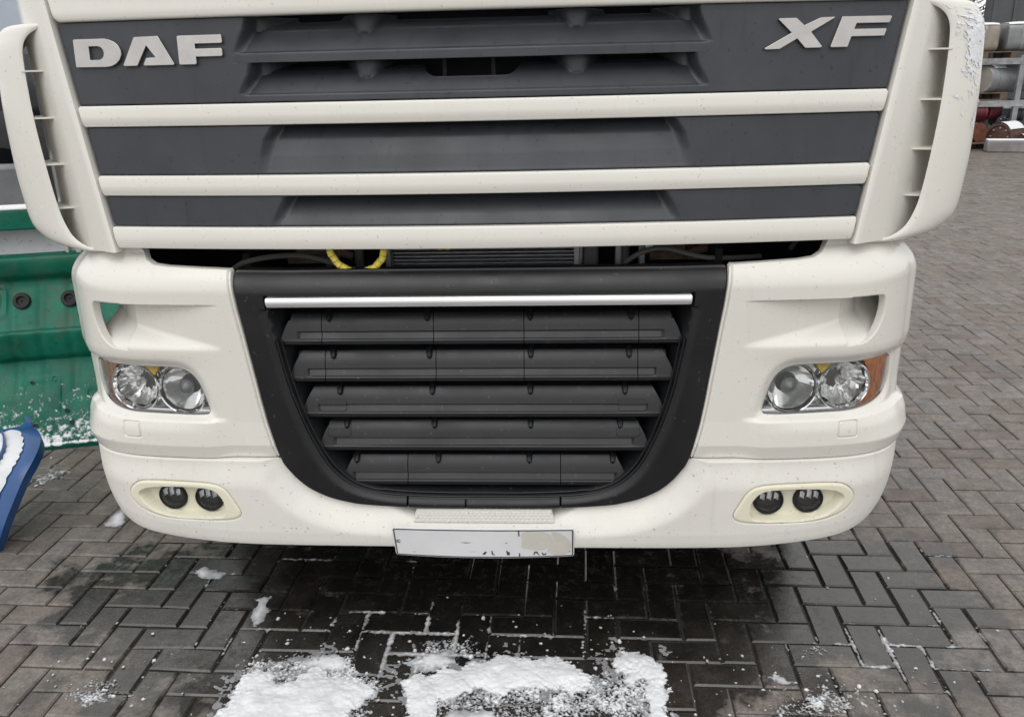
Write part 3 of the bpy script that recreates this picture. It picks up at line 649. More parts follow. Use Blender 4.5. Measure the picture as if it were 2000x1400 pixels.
MB().tube([(.888, .30, 1.15), (.90, .26, 1.195), (.91, .30, 1.25)], .007).build('gas_strut', STEEL, truck)
MB().box((-1.17, .62, .95), (1.17, .66, 1.86)).build('bulkhead', VOID, truck, False)
q = MB()
for x in (-.66, .64): q.box((x, .12, 1.0), (x+.02, .6, 1.19))
q.box((-.66, .10, 1.0), (.66, .60, 1.02)); q.build('crossmember', VOID, truck, False)
for s_ in (-1, 1):
    q = MB(); lo, hi = sorted((s_*.66, s_*1.20)); q.box((lo, .42, .98), (hi, .62, 1.0)); lo, hi = sorted((s_*1.19, s_*1.20)); q.box((lo, .42, .98), (hi, .66, 1.20)); q.build('inner_wing', VOID, truck, False)

# ---- cab body, windscreen, chassis, front wheels (mostly out of frame)
P = []
for z in (1.825, 1.9, 2.0, 2.1):
    row = []
    for u in np.linspace(-1.75, 1.75, 90):
        x, y, _ = plan(np.array([u]), z, np.array([.008])); row.append((x[0], y[0]+.10+.10*(z-1.8), z))
    P.append(row)
MB().grid(np.array(P), flip=True).build('cab_front', CREAM, truck)
q = MB(); q.box((-1.2, .95, 1.0), (1.2, 2.25, 3.1), .05); q.build('cab_body', CREAM, truck)
q = MB(); q.add([(-1.16, .20, 2.1), (1.16, .20, 2.1), (1.10, .62, 2.95), (-1.10, .62, 2.95)], [(0, 1, 2, 3)]); q.add([(-1.2, .2, 2.1), (-1.2, .96, 2.1), (-1.12, .96, 2.95), (-1.12, .62, 2.95)], [(0, 1, 2, 3)]); q.add([(1.2, .2, 2.1), (1.2, .96, 2.1), (1.12, .96, 2.95), (1.12, .62, 2.95)], [(3, 2, 1, 0)])
q.build('windscreen', SCREEN, truck, False)
q = MB(); q.box((-1.14, .55, 2.95), (1.14, 1.2, 3.1), .04); q.build('roof', CREAM, truck)
q = MB(); q.box((-.95, .16, .42), (.95, 2.2, .98)); q.box((-.45, 2.2, .55), (-.37, 5.5, .80)); q.box((.37, 2.2, .55), (.45, 5.5, .80)); q.box((-1.05, .20, .40), (1.05, .30, .46)); q.build('chassis', CHASSIS, truck, False)
q = MB(); q.tube([(-1.0, 1.45, .5), (1.0, 1.45, .5)], .06); q.build('axle', CHASSIS, truck)
for s_ in (-1, 1):
    q = MB(); q.lathe([(.30, -.15), (.42, -.155), (.49, -.14), (.51, -.10), (.51, .10), (.49, .14), (.42, .155), (.30, .15)], (s_*1.04, 1.45, .505), (s_, 0, 0), 40); wh = q.build('wheel', RUBBER, truck)
    q = MB(); q.lathe([(.30, .10), (.28, .06), (.16, .05), (.13, .12), (.0001, .12)], (s_*1.04, 1.45, .505), (s_, 0, 0), 32); q.build('rim', STEEL, wh)

# ------------------------------------------------------------------ ground: sheet to the horizon, paving bed, herringbone pavers
GA = R(-1.02); GC, GS = math.cos(GA), math.sin(GA)
def g2w(gx, gy): gx = gx+.0; gy = gy+.38; return .1*(gx*GC-gy*GS), .1*(gx*GS+gy*GC)
def w2g(x, y): return (x*GC+y*GS)/.1, (-x*GS+y*GC)/.1-.38

def paver_mat(name, per_object):
    M = bpy.data.materials.new(name); M.use_nodes = True; T = M.node_tree; N = T.nodes; L = T.links; P = N['Principled BSDF']
    geo = N.new('ShaderNodeNewGeometry'); pos = geo.outputs['Position']
    if per_object: rnd = N.new('ShaderNodeObjectInfo').outputs['Random']
    else:
        a = N.new('ShaderNodeAttribute'); a.attribute_name = 'rnd'; rnd = a.outputs['Fac']
    ramp = N.new('ShaderNodeValToRGB'); ramp.color_ramp.interpolation = 'LINEAR'; e = ramp.color_ramp.elements
    cols = [(0, (0.180, 0.157, 0.139)), (.2, (0.190, 0.174, 0.160)), (.4, (0.175, 0.150, 0.127)), (.55, (0.193, 0.181, 0.171)), (.7, (0.166, 0.137, 0.117)), (.85, (0.182, 0.167, 0.148)), (1, (0.153, 0.124, 0.110))]
    e[0].position, e[0].color = 0, (*cols[0][1], 1); e[1].position, e[1].color = 1, (*cols[-1][1], 1)
    for p, c in cols[1:-1]: q = e.new(p); q.color = (*c, 1)
    L.new(rnd, ramp.inputs[0])
    def noise(scale, detail=5, rough=.6, w_=None):
        n = N.new('ShaderNodeTexNoise'); n.inputs['Scale'].default_value = scale; n.inputs['Detail'].default_value = detail; n.inputs['Roughness'].default_value = rough
        L.new(w_ or pos, n.inputs['Vector']); return n.outputs['Fac']
    def mr(v, a, b, c, d):
        m_ = N.new('ShaderNodeMapRange'); m_.inputs['From Min'].default_value = a; m_.inputs['From Max'].default_value = b; m_.inputs['To Min'].default_value = c; m_.inputs['To Max'].default_value = d
        L.new(v, m_.inputs['Value']); return m_.outputs[0]
    def mth(op, a, b=None):
        m_ = N.new('ShaderNodeMath'); m_.operation = op
        for k, v in enumerate((a, b)):
            if v is None: continue
            if isinstance(v, (int, float)): m_.inputs[k].default_value = v
            else: L.new(v, m_.inputs[k])
        return m_.outputs[0]
    fine = mth('MULTIPLY', mr(noise(75, 6, .75), .3, .7, .66, 1.34), mr(noise(320, 3, .7), .3, .7, .84, 1.16)); blot = mth('MULTIPLY', mr(noise(9, 4), .35, .7, 1.12, .76), mr(noise(24, 5, .7), .3, .7, .74, 1.24))
    # melt-water: patchy wet area in front of and beside the truck, plus shade painted in beneath it
    sp = N.new('ShaderNodeSeparateXYZ'); L.new(pos, sp.inputs[0]); X, Y = sp.outputs[0], sp.outputs[1]
    def blob(cx, cy, rx, ry):
        dx = mth('DIVIDE', mth('SUBTRACT', X, cx), rx); dy = mth('DIVIDE', mth('SUBTRACT', Y, cy), ry)
        return mth('SUBTRACT', 1., mth('SQRT', mth('ADD', mth('MULTIPLY', dx, dx), mth('MULTIPLY', dy, dy))))
    b = mth('MAXIMUM', mth('MAXIMUM', blob(.05, .22, 1.25, .95), blob(1.15, .25, .5, .45)), blob(-.90, .22, .62, .50))
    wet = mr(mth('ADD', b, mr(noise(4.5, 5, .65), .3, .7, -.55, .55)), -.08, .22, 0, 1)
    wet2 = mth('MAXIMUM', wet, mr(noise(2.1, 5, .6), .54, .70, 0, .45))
    truck_shade = mr(mth('ADD', blob(.08, .46, 1.18, .72), mr(noise(6., 5, .7), .3, .7, -.28, .28)), -.05, .40, 0, .175)  # extra darkening painted into the pavers as shade under the truck
    drk = mth('SUBTRACT', mth('SUBTRACT', 1., mth('MULTIPLY', wet2, .75)), truck_shade)
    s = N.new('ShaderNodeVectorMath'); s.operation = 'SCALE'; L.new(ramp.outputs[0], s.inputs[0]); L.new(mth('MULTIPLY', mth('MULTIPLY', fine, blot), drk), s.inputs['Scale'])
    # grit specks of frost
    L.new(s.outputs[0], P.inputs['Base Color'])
    rg = mth('ADD', mth('ADD', mr(noise(14, 4), .3, .7, -.08, .09), mr(noise(34, 5, .75), .38, .68, -.03, .26)), mr(wet2, 0, 1, .46, .10)); L.new(rg, P.inputs['Roughness'])
    L.new(mr(wet2, 0, 1, .45, .85), P.inputs['Specular IOR Level']); bp = N.new('ShaderNodeBump'); bp.inputs['Distance'].default_value = .003; L.new(mr(wet, 0, 1, .55, .12), bp.inputs['Strength']); L.new(noise(130, 4, .7), bp.inputs['Height']); L.new(bp.outputs[0], P.inputs['Normal'])
    return M
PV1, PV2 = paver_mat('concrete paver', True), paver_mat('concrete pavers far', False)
SAND = mat('joint sand', (.040, .036, .033), .7, var=.3, vscale=3, bump=.4, bscale=40)
GRND = mat('ground', (.13, .12, .11), .6, var=.25, vscale=.6, bump=.3, bscale=8)
def plane(name, x0, x1, y0, y1, z, m_): return link(name, [(x0, y0, z), (x1, y0, z), (x1, y1, z), (x0, y1, z)], [(0, 1, 2, 3)], m_, None, False)
tag(plane('ground', -400, 400, -400, 400, -.030, GRND), kind='structure')
pavement = tag(plane('pavement', -9, 14, -5, 17.5, -.008, SAND), kind='structure')
def paver_geo(L_, W_, full=True, b=.006):
    a, c = L_/2-.0022, W_/2-.0022
    v = [(-a, -c, -.03), (a, -c, -.03), (a, c, -.03), (-a, c, -.03), (-a, -c, -b*.7), (a, -c, -b*.7), (a, c, -b*.7), (-a, c, -b*.7), (-a+b, -c+b, 0), (a-b, -c+b, 0), (a-b, c-b, 0), (-a+b, c-b, 0)]
    f = [(8, 9, 10, 11)]+[(4+k, 4+(k+1) % 4, 8+(k+1) % 4, 8+k) for k in range(4)]+[(k, (k+1) % 4, 4+(k+1) % 4, 4+k) for k in range(4)]
    return v, f
slots = []
for J in range(-48, 172):
    for i in range(-90, 140):
        k = (i+J) % 4
        if k == 0: x, y = g2w(i+1, J+.5); slots.append((x, y, 0.))
        elif k == 2: x, y = g2w(i+.5, J+1); slots.append((x, y, math.pi/2))
def proj(p):
    d = Vector(p)-CAMP; z = d.dot(cf_); return (1000+FPX*d.dot(cr_)/z, 700-FPX*d.dot(cu_)/z, z) if z > .1 else (1e9, 1e9, z)
def seen(x, y):
    px, py, z = proj((x, y, 0))
    if z < .2 or px < -60 or px > 2060 or py > 1470 or py < 150: return 0
    if 330 < px < 1600 and py < 1050: return 0
    if 205 < px <= 330 and py < 1000: return 0
    if 1600 <= px < 1755 and py < 1000: return 0
    if px < 205 and py < 880: return 0
    return 1/z
scored = sorted(slots, key=lambda s: -seen(s[0], s[1])); near = [s for s in scored[:300] if seen(s[0], s[1]) > 0]; nset = set(near)
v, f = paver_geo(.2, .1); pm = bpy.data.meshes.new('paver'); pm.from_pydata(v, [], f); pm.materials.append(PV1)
for x, y, a in near:
    o = bpy.data.objects.new('paver', pm); COL.objects.link(o); o.parent = pavement
    o.location = (x, y, rng.normal(0, .0011)); o.rotation_euler = (rng.normal(0, .008), rng.normal(0, .005), a+GA+rng.normal(0, .011)); o.scale = (rng.uniform(.984, 1.004), rng.uniform(.972, 1.006), 1)
va = np.array(v); fa = np.array(f[:5]); allv = []; allf = []; rv = []
for n_, (x, y, a) in enumerate([s for s in slots if s not in nset]):
    a2 = a+GA+rng.normal(0, .011); c, s = math.cos(a2), math.sin(a2); p = va[4:].copy(); X = p[:, 0]*c-p[:, 1]*s+x; Y = p[:, 0]*s+p[:, 1]*c+y
    allv.append(np.stack([X, Y, p[:, 2]+rng.normal(0, .0011)+p[:, 0]*rng.normal(0, .005)], 1)); allf.append(fa-4+8*n_); rv.append(rng.random())
allv = np.concatenate(allv); allf = np.concatenate(allf); me = bpy.data.meshes.new('paver')
me.vertices.add(len(allv)); me.vertices.foreach_set('co', allv.ravel()); me.loops.add(allf.size); me.loops.foreach_set('vertex_index', allf.ravel().astype(np.int32))
me.polygons.add(len(allf)); me.polygons.foreach_set('loop_start', np.arange(0, allf.size, 4, dtype=np.int32)); me.update(); me.validate()
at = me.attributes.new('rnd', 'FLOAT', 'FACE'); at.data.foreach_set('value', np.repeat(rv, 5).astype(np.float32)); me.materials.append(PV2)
o = bpy.data.objects.new('paver', me); COL.objects.link(o); o.parent = pavement; tag(o, kind='stuff')

# ------------------------------------------------------------------ snow on the ground
def vnoise(x, y, seed):
    xi, yi = np.floor(x).astype(int), np.floor(y).astype(int); fx, fy = x-xi, y-yi; fx = fx*fx*(3-2*fx); fy = fy*fy*(3-2*fy)
    def h(a, b): q = np.sin(a*127.1+b*311.7+seed*74.7)*43758.5453; return q-np.floor(q)
    return (h(xi, yi)*(1-fx)+h(xi+1, yi)*fx)*(1-fy)+(h(xi, yi+1)*(1-fx)+h(xi+1, yi+1)*fx)*fy
def fbm(x, y, s, oct=4):
    t = 0; a = .5; n = 0
    for k in range(oct): t = t+a*vnoise(x*2**k+k*17.3, y*2**k-k*9.1, s+k); n += a; a *= .55
    return t/n
MASS = {'a': [(-.74, -.40), (-.716, -.271), (-.707, -.177), (-.681, -.121), (-.627, -.142), (-.589, -.189), (-.519, -.144), (-.496, -.116), (-.46, -.138), (-.392, -.169), (-.327, -.189), (-.288, -.219), (-.314, -.251), (-.334, -.291), (-.36, -.40)],
 'b': [(-.569, -.107), (-.54, -.072), (-.479, -.065), (-.426, -.092), (-.394, -.125), (-.459, -.142), (-.522, -.135)],
 'c': [(-.206, -.36), (-.211, -.258), (-.229, -.197), (-.214, -.154), (-.154, -.157), (-.116, -.107), (-.068, -.128), (-.027, -.083), (.063, -.057), (.14, -.079), (.201, -.066), (.276, -.098), (.319, -.141), (.302, -.204), (.259, -.226), (.173, -.187), (.115, -.209), (.059, -.231), (-.015, -.212), (-.055, -.244), (-.111, -.256), (-.13, -.36)],
 'd': [(-.239, -.099), (-.185, -.052), (-.109, -.038), (-.087, -.095), (-.142, -.135), (-.221, -.114)],
 'e': [(.382, -.073), (.401, -.014), (.447, -.025), (.476, -.036), (.512, -.058), (.53, -.114), (.504, -.37), (.45, -.37), (.461, -.159), (.435, -.159), (.41, -.202), (.396, -.192), (.424, -.116), (.388, -.106)],
 'f': [(-.116, -.37), (-.078, -.29), (.034, -.287), (.092, -.37)], 'g': [(.802, -.129), (.839, -.124), (.879, -.152), (.864, -.17)],
 'h': [(-.773, .098), (-.794, .208), (-.747, .223), (-.728, .139), (-.743, .059)], 'i': [(-1.563, .681), (-1.573, .741), (-1.558, .815), (-1.52, .782), (-1.491, .694), (-1.512, .662)],
 'j': [(-1.073, .37), (-1.045, .393), (-.953, .349), (-.962, .324), (-1.035, .323)]}
FROST = [[(.788, -.252), (.847, -.18), (.949, -.167), (1.069, -.189), (1.04, -.274), (.912, -.296), (.779, -.30)], [(.891, -.061), (.936, -.002), (1.069, .037), (1.017, -.035), (.915, -.083)],
 [(1.227, -.14), (1.307, -.116), (1.303, -.158), (1.228, -.171)], [(-.22, -.36), (-.22, -.14), (.28, -.12), (.50, -.05), (.50, -.36)], [(-2.118, 1.093), (-2.027, 1.221), (-1.947, 1.144), (-1.968, .998), (-2.045, .974)],
 [(-.72, -.36), (-.74, -.10), (-.60, -.04), (-.40, -.06), (-.26, -.20), (-.30, -.36)], [(-1.25, -.25), (-1.2, -.18), (-1.05, -.18), (-.98, -.26), (-1.1, -.32)], [(-.22, .0), (-.05, .04), (.05, -.08), (-.2, -.1)]]
SLUSH = mat('melting snow', (.74, .755, .78), .75, var=.10, vscale=11, bump=.3, bscale=240)
def _sl():
    T = SLUSH.node_tree; N = T.nodes; L = T.links; P = N['Principled BSDF']; old = P.inputs['Base Color'].links[0].from_socket
    a = N.new('ShaderNodeAttribute'); a.attribute_name = 'thk'; r_ = N.new('ShaderNodeMapRange'); r_.inputs['From Min'].default_value = .0; r_.inputs['From Max'].default_value = .0045; L.new(a.outputs['Fac'], r_.inputs['Value'])
    mx = N.new('ShaderNodeMix'); mx.data_type = 'RGBA'; L.new(r_.outputs[0], mx.inputs['Factor']); mx.inputs['A'].default_value = (.13, .13, .135, 1); L.new(old, mx.inputs['B']); L.new(mx.outputs['Result'], P.inputs['Base Color'])
    r2 = N.new('ShaderNodeMapRange'); r2.inputs['From Max'].default_value = .004; r2.inputs['To Min'].default_value = .2; r2.inputs['To Max'].default_value = .8; L.new(a.outputs['Fac'], r2.inputs['Value']); L.new(r2.outputs[0], P.inputs['Roughness'])
_sl()
def snow_patch(x0, x1, y0, y1, st, name='snow'):
    us = np.arange(x0, x1, st); ys = np.arange(y0, y1, st); A, B = np.meshgrid(us, ys, indexing='ij'); P = np.stack([A.ravel(), B.ravel()], -1); x, y = P[:, 0], P[:, 1]
    edge = (fbm(x*22, y*22, 3, 3)-.5)*.050+(fbm(x*110, y*110, 13, 3)-.5)*.034; h = np.full(len(P), -1.)
    for k, pl in MASS.items():
        d = poly_sdf(P, pl)+edge*(1. if k in 'abcde' else .5); big = .015 if k in 'ace' else .006
        hh = np.where(d < 0, big*(1-np.exp(d/.035))+.0012, -d*.5); h = np.maximum(h, hh)
    dm = np.min([poly_sdf(P, pl) for k, pl in MASS.items() if k in 'abcde'], 0)
    fq = fbm(x*34, y*34, 81, 4); h = np.maximum(h, np.where((dm < .06) & (fq > .55+.14*np.clip(dm/.06, -1, 1)), np.minimum((fq-.55)*.012, .0010), -1))
    # gritty frost
    fr = np.full(len(P), -1.)
    for pl in FROST: fr = np.maximum(fr, ss(-poly_sdf(P, pl), -.04, .06))
    grit = .62*fbm(x*210, y*210, 9, 3)+.38*fbm(x*26, y*26, 19, 3); thr = .82-.36*fr; h = np.maximum(h, np.where(fr > .02, (grit-thr)*.022, -1))
    # snow left in the joints
    gx, gy = w2g(x, y); i, J = np.floor(gx), np.floor(gy); k = (i+J) % 4
    lx = np.where(k == 0, gx-i, np.where(k == 1, gx-i+1, gx-i)); Lx = np.where(k < 2, 2., 1.); ly = np.where(k < 2, gy-J, np.where(k == 2, gy-J, gy-J+1)); Ly = np.where(k < 2, 1., 2.)
    dj = np.minimum(np.minimum(lx, Lx-lx), np.minimum(ly, Ly-ly))*.1
    zone = np.maximum(np.exp(-((x+.25)/.50)**2-((y-.02)/.26)**2), .75*np.exp(-((x+1.05)/.32)**2-((y-.34)/.22)**2)); zone = np.maximum(zone, .60*np.exp(-((x-.45)/.22)**2-((y-.12)/.12)**2)); zone = np.maximum(zone, .55*np.exp(-((x+1.5)/.16)**2-((y-.75)/.22)**2)); zone = np.maximum(zone, .42*np.exp(-((x-1.15)/.4)**2-((y+.05)/.25)**2))
    jn = fbm(x*7+3, y*7, 21, 4); jr = fbm(x*95, y*95, 23, 3)-.5; amt = jn-(.79-.38*zone)+.30*jr; wdt = .0012+.034*np.clip(amt, 0, .2)*(.6+1.6*(jr+.3)); h = np.maximum(h, np.where(amt > 0, (wdt-dj)*.35, -1))
    # crumbs
    rg = np.random.default_rng(5); C = []
    for (cx, cy, sx, sy, n) in ((0, -.10, .40, .12, 260), (.95, -.23, .12, .06, 140), (.9, -.1, .35, .15, 30), (-.5, -.05, .3, .12, 70), (-2.03, 1.10, .09, .10, 40), (-1.1, -.2, .2, .12, 60), (1.4, .2, .3, .35, 14), (.30, -.20, .14, .08, 160), (.02, -.28, .2, .05, 120)):
        C += [(rg.normal(cx, sx), rg.normal(cy, sy), min(abs(rg.normal(0, .0026))+.0014, .008)) for _ in range(n)]
    H = h.reshape(A.shape)
    for cx, cy, r_ in C:
        a, b = int((cx-x0)/st), int((cy-y0)/st); w_ = int(r_*2/st)+2
        sl_ = (slice(max(a-w_, 0), max(a+w_+1, 0)), slice(max(b-w_, 0), max(b+w_+1, 0)))
        if H[sl_].size: q = np.hypot((A[sl_]-cx), (B[sl_]-cy)*(1+.4*math.sin(cx*900)))/r_*(1+.9*(fbm(A[sl_]*160, B[sl_]*160, 41, 2)-.5)); H[sl_] = np.maximum(H[sl_], np.where(q < 1.3, (1-q*q)*r_*.8, -1))
    V, F = clip_grid(us, ys, -H)
    from_i = np.clip(((V[:, 0]-x0)/st), 0, len(us)-1.001); from_j = np.clip(((V[:, 1]-y0)/st), 0, len(ys)-1.001); a, b = from_i.astype(int), from_j.astype(int); fa_, fb_ = from_i-a, from_j-b
    Hc = np.maximum(H, 0); z = Hc[a, b]*(1-fa_)*(1-fb_)+Hc[a+1, b]*fa_*(1-fb_)+Hc[a, b+1]*(1-fa_)*fb_+Hc[a+1, b+1]*fa_*fb_
    z = z*(1+1.0*(fbm(V[:, 0]*20, V[:, 1]*20, 31, 3)-.5)+.14*(fbm(V[:, 0]*120, V[:, 1]*120, 37, 3)-.5))
    o = link(name, np.stack([V[:, 0], V[:, 1], z+.0004], -1), F, SLUSH); at_ = o.data.attributes.new('thk', 'FLOAT', 'POINT'); at_.data.foreach_set('value', np.clip(z, 0, .02).astype(np.float32)); return tag(o, kind='stuff')
tag(snow_patch(-1.45, 1.62, -.36, .60, .0027), 'white slush and snow left on the dark pavers in front of the bumper', 'snow')
tag(snow_patch(-2.2, -1.40, .60, 1.30, .006), 'small snow crumbs on the pavers beside the green panel', 'snow')

# snow frozen onto the face of the right deflector
def vane_snow():
    us = np.linspace(44, 70, 150); ts = np.linspace(.06, .80, 110); A, B = np.meshgrid(us, ts, indexing='ij'); x, y = A*.012, B*.16
    env = np.exp(-((A-58)/8.)**2-((B-.42)/.22)**2); f = .64-.36*env-(.55*fbm(x*60, y*60, 51, 4)+.45*fbm(x*190, y*190, 57, 3))+.0
    V, F = clip_grid(us, ts, f); W = []
    fi = np.clip(V[:, 0], 0, len(lip)-1.01)
    for (u, t), i_ in zip(V, fi):
        i = int(i_); w_ = i_-i; p = vane_pt(i, t)*(1-w_)+vane_pt(i+1, t)*w_; d = np.array([math.sin(t*1.57), -math.cos(t*1.57), 0]); k = .0012+.0035*max(0, fbm(np.array([u*.9]), np.array([t*14.]), 61, 3)[0]-.3); W.append(p+d*k)
    o = link('snow', W, F, SNOW); o.location = truck.location; o.rotation_euler = truck.rotation_euler
    tag(o, 'crust of snow frozen onto the cream deflector at the upper right of the truck', 'snow', kind='stuff')
vane_snow()

# ------------------------------------------------------------------ left background: green cab floor, steel beam, blue fender, white cab
GREEN = mat('green primer', (.004, .138, .088), .55, spec=.22, var=.35, vscale=5, specks=.4, scol=(.01, .04, .025), sscale=30, coat=.05, rvar=.12)
def _dirt():
    T = GREEN.node_tree; N = T.nodes; L = T.links; P = N['Principled BSDF']; old = P.inputs['Base Color'].links[0].from_socket
    tc = N.new('ShaderNodeTexCoord'); n = N.new('ShaderNodeTexNoise'); n.inputs['Scale'].default_value = 6; n.inputs['Detail'].default_value = 7; n.inputs['Roughness'].default_value = .7; L.new(tc.outputs['Object'], n.inputs['Vector'])
    r_ = N.new('ShaderNodeMapRange'); r_.inputs['From Min'].default_value = .50; r_.inputs['From Max'].default_value = .72; r_.inputs['To Max'].default_value = .65; L.new(n.outputs['Fac'], r_.inputs['Value'])
    mx = N.new('ShaderNodeMix'); mx.data_type = 'RGBA'; L.new(r_.outputs[0], mx.inputs['Factor']); L.new(old, mx.inputs['A']); mx.inputs['B'].default_value = (.075, .095, .065, 1); L.new(mx.outputs['Result'], P.inputs['Base Color'])
_dirt()
def snowy(base, name, thr, size=14., zlo=-9, zhi=9, soft=.06):
    """same paint with snow lying on it: white where noise is high and the surface looks up"""
    M = base.copy(); M.name = name; T = M.node_tree; N = T.nodes; L = T.links; P = N['Principled BSDF']
    old = P.inputs['Base Color'].links[0].from_socket; geo = N.new('ShaderNodeNewGeometry'); sp = N.new('ShaderNodeSeparateXYZ'); L.new(geo.outputs['Normal'], sp.inputs[0])
    tc = N.new('ShaderNodeTexCoord'); n = N.new('ShaderNodeTexNoise'); n.inputs['Scale'].default_value = size; n.inputs['Detail'].default_value = 7; n.inputs['Roughness'].default_value = .72; L.new(tc.outputs['Object'], n.inputs['Vector'])
    s2 = N.new('ShaderNodeSeparateXYZ'); L.new(tc.outputs['Object'], s2.inputs[0])
    zm = N.new('ShaderNodeMapRange'); zm.inputs['From Min'].default_value = zlo; zm.inputs['From Max'].default_value = zhi; zm.inputs['To Min'].default_value = .10; zm.inputs['To Max'].default_value = -.30; L.new(s2.outputs[2], zm.inputs['Value'])
    nm = N.new('ShaderNodeMath'); nm.operation = 'MULTIPLY'; nm.inputs[1].default_value = .25; L.new(sp.outputs[2], nm.inputs[0])
    a = N.new('ShaderNodeMath'); a.operation = 'ADD'; L.new(n.outputs['Fac'], a.inputs[0]); L.new(nm.outputs[0], a.inputs[1])
    b = N.new('ShaderNodeMath'); b.operation = 'ADD'; L.new(a.outputs[0], b.inputs[0]); L.new(zm.outputs[0], b.inputs[1])
    mr = N.new('ShaderNodeMapRange'); mr.inputs['From Min'].default_value = thr; mr.inputs['From Max'].default_value = thr+soft; L.new(b.outputs[0], mr.inputs['Value'])
    mx = N.new('ShaderNodeMix'); mx.data_type = 'RGBA'; L.new(mr.outputs[0], mx.inputs['Factor']); L.new(old, mx.inputs['A']); mx.inputs['B'].default_value = (.84, .86, .89, 1); L.new(mx.outputs['Result'], P.inputs['Base Color'])
    rm = N.new('ShaderNodeMapRange'); rm.inputs['To Min'].default_value = .4; rm.inputs['To Max'].default_value = .85; L.new(mr.outputs[0], rm.inputs['Value']); L.new(rm.outputs[0], P.inputs['Roughness'])
    bp = N.new('ShaderNodeBump'); bp.inputs['Strength'].default_value = .5; bp.inputs['Distance'].default_value = .01; L.new(mr.outputs[0], bp.inputs['Height']); L.new(bp.outputs[0], P.inputs['Normal'])
    return M
GREENS = snowy(GREEN, 'green primer with snow', .60, 38, -.05, .50, .10)
gsh = empty('cab_floor_panel', (-2.0, 1.40, 0), R(15)); tag(gsh, 'green painted pressed steel cab floor standing on edge, dusted with snow', 'panel')
prof = [(.0, .005), (-.01, .03), (.015, .06), (.10, .22), (.17, .34), (.19, .385), (.185, .40), (.165, .43), (.15, .52), (.155, .545), (.18, .565), (.25, .70), (.27, .745), (.268, .77), (.24, .80), (.225, .85), (.23, .88), (.26, .895)]
prof = catmull(prof, 9, False); xs_g = refine(np.linspace(-1.6, .75, 120), (-.6, .5, 240)); G = []
BEADS = [rounded(p_, .03) for p_ in ([(-.60, .17), (-.12, .17), (-.12, .31), (-.28, .31), (-.28, .24), (-.60, .24)], [(.0, .20), (.10, .20), (.10, .27), (.0, .27)], [(.16, .08), (.40, .08), (.40, .34), (.22, .34)], [(-.45, .62), (-.33, .62), (-.33, .74), (-.45, .74)], [(-.42, .635), (-.36, .635), (-.36, .725), (-.42, .725)], [(.06, .58), (.19, .58), (.19, .745), (.06, .745)], [(-.16, .05), (.05, .05), (.05, .13), (-.16, .13)])]
ribx = [-1.35, -1.15, -.95, -.78, -.55, -.42, -.30, -.18, -.05, .08, .2, .34, .5]
XX, KK = np.meshgrid(xs_g, np.arange(len(prof)), indexing='ij'); PY, PZ = prof[KK, 0], prof[KK, 1]; xx = XX+.05*(.45-PZ)
dd = np.min(np.abs(xx[..., None]-np.array(ribx)), -1); rib = .007*np.exp(-(dd/.022)**2)*np.where((PZ > .24) & (PZ < .77), 1., np.where(PZ <= .24, .25, 0))
Q = np.stack([xx.ravel(), PZ.ravel()], -1); bd = np.max([.0062*np.exp(-(poly_sdf(Q, b_)/.0055)**2) for b_ in BEADS], 0).reshape(xx.shape)
dent = .012*(fbm(XX.ravel()*4., PZ.ravel()*6., 71, 3)-.5).reshape(xx.shape)
G = np.stack([XX, PY+rib-bd+dent, PZ+.10*rib], -1)
q = MB().grid(np.array(G)); q.build('floor_sheet', GREENS, gsh, angle=60)
for k, (x, z) in enumerate(((-.25, .675), (-.04, .672))):
    y = float(np.interp(z, prof[:, 1][prof[:, 1] > .56], prof[:, 0][prof[:, 1] > .56])); ax = np.array([0, -1, .5])
    q = MB(); q.lathe([(.034, -.01), (.040, .006), (.036, .014), (.022, .016), (.018, .004), (.006, .004), (.0001, .012)], (x, y, z), ax, 20); q.build('rubber_bush', RUBBER, gsh)
for x, z, r_ in ((.12, .70, .012), (.0, .60, .008), (.17, .60, .008), (-.15, .31, .011), (-.25, .30, .008), (.10, .15, .012), (-.10, .17, .010), (-.08, .12, .010), (.27, .15, .012), (-.24, .12, .010), (.24, .24, .01)):
    y = float(np.interp(z, prof[:, 1], prof[:, 0])); s_ = .6
    MB().lathe([(r_, .0), (r_*.9, -.004), (.0001, -.004)], (x, y-.006, z), (0, -1, s_), 14).build('drain_hole', BLACK, gsh)
bm = empty('steel_beam', (-2.0, 1.62, .93), R(15)); tag(bm, 'snow topped green steel beam with bolt holes lying above the green panel', 'beam')
q = MB(); q.box((-1.6, -.02, .085), (.35, .10, .172), .006); q.build('beam_body', GREEN, bm)
q = MB(); q.box((-1.6, -.018, .1725), (.35, .098, .186), .006); q.build('snow_cap', SNOW, bm)
for x in (-.155, -.62): MB().lathe([(.011, .001), (.010, .0), (.0001, 0)], (x, -.0205, .128), (0, -1, 0), 14).build('bolt_hole', BLACK, bm)
WHT = mat('grey white primer', (.50, .52, .54), .45, var=.12, vscale=6, rvar=.1, specks=.4)
wp = empty('sheet_panel', (-2.0, 1.70, .80), R(15)); tag(wp, 'grey white pressed panel with a round hole between the green beam and panel', 'panel')
q = MB(); rows = []
for x in np.linspace(-1.6, .62, 60): rows.append([(x, y+.006*math.sin(x*9), z) for y, z in ((-.03, .0), (-.035, .06), (-.01, .085), (.0, .10), (.012, .16), (.02, .20))])
q.grid(rows); q.build('sheet_body', WHT, wp)
q = MB(); q.box((-.055, -.045, .0), (-.03, .0, .2), .004); q.box((-.10, -.04, .0), (-.085, .0, .2), .004); q.build('rib', WHT, wp)
MB().lathe([(.017, .002), (.015, 0), (.0001, 0)], (.245, -.042, .092), (0, -1, .2), 16).build('round_hole', BLACK, wp)
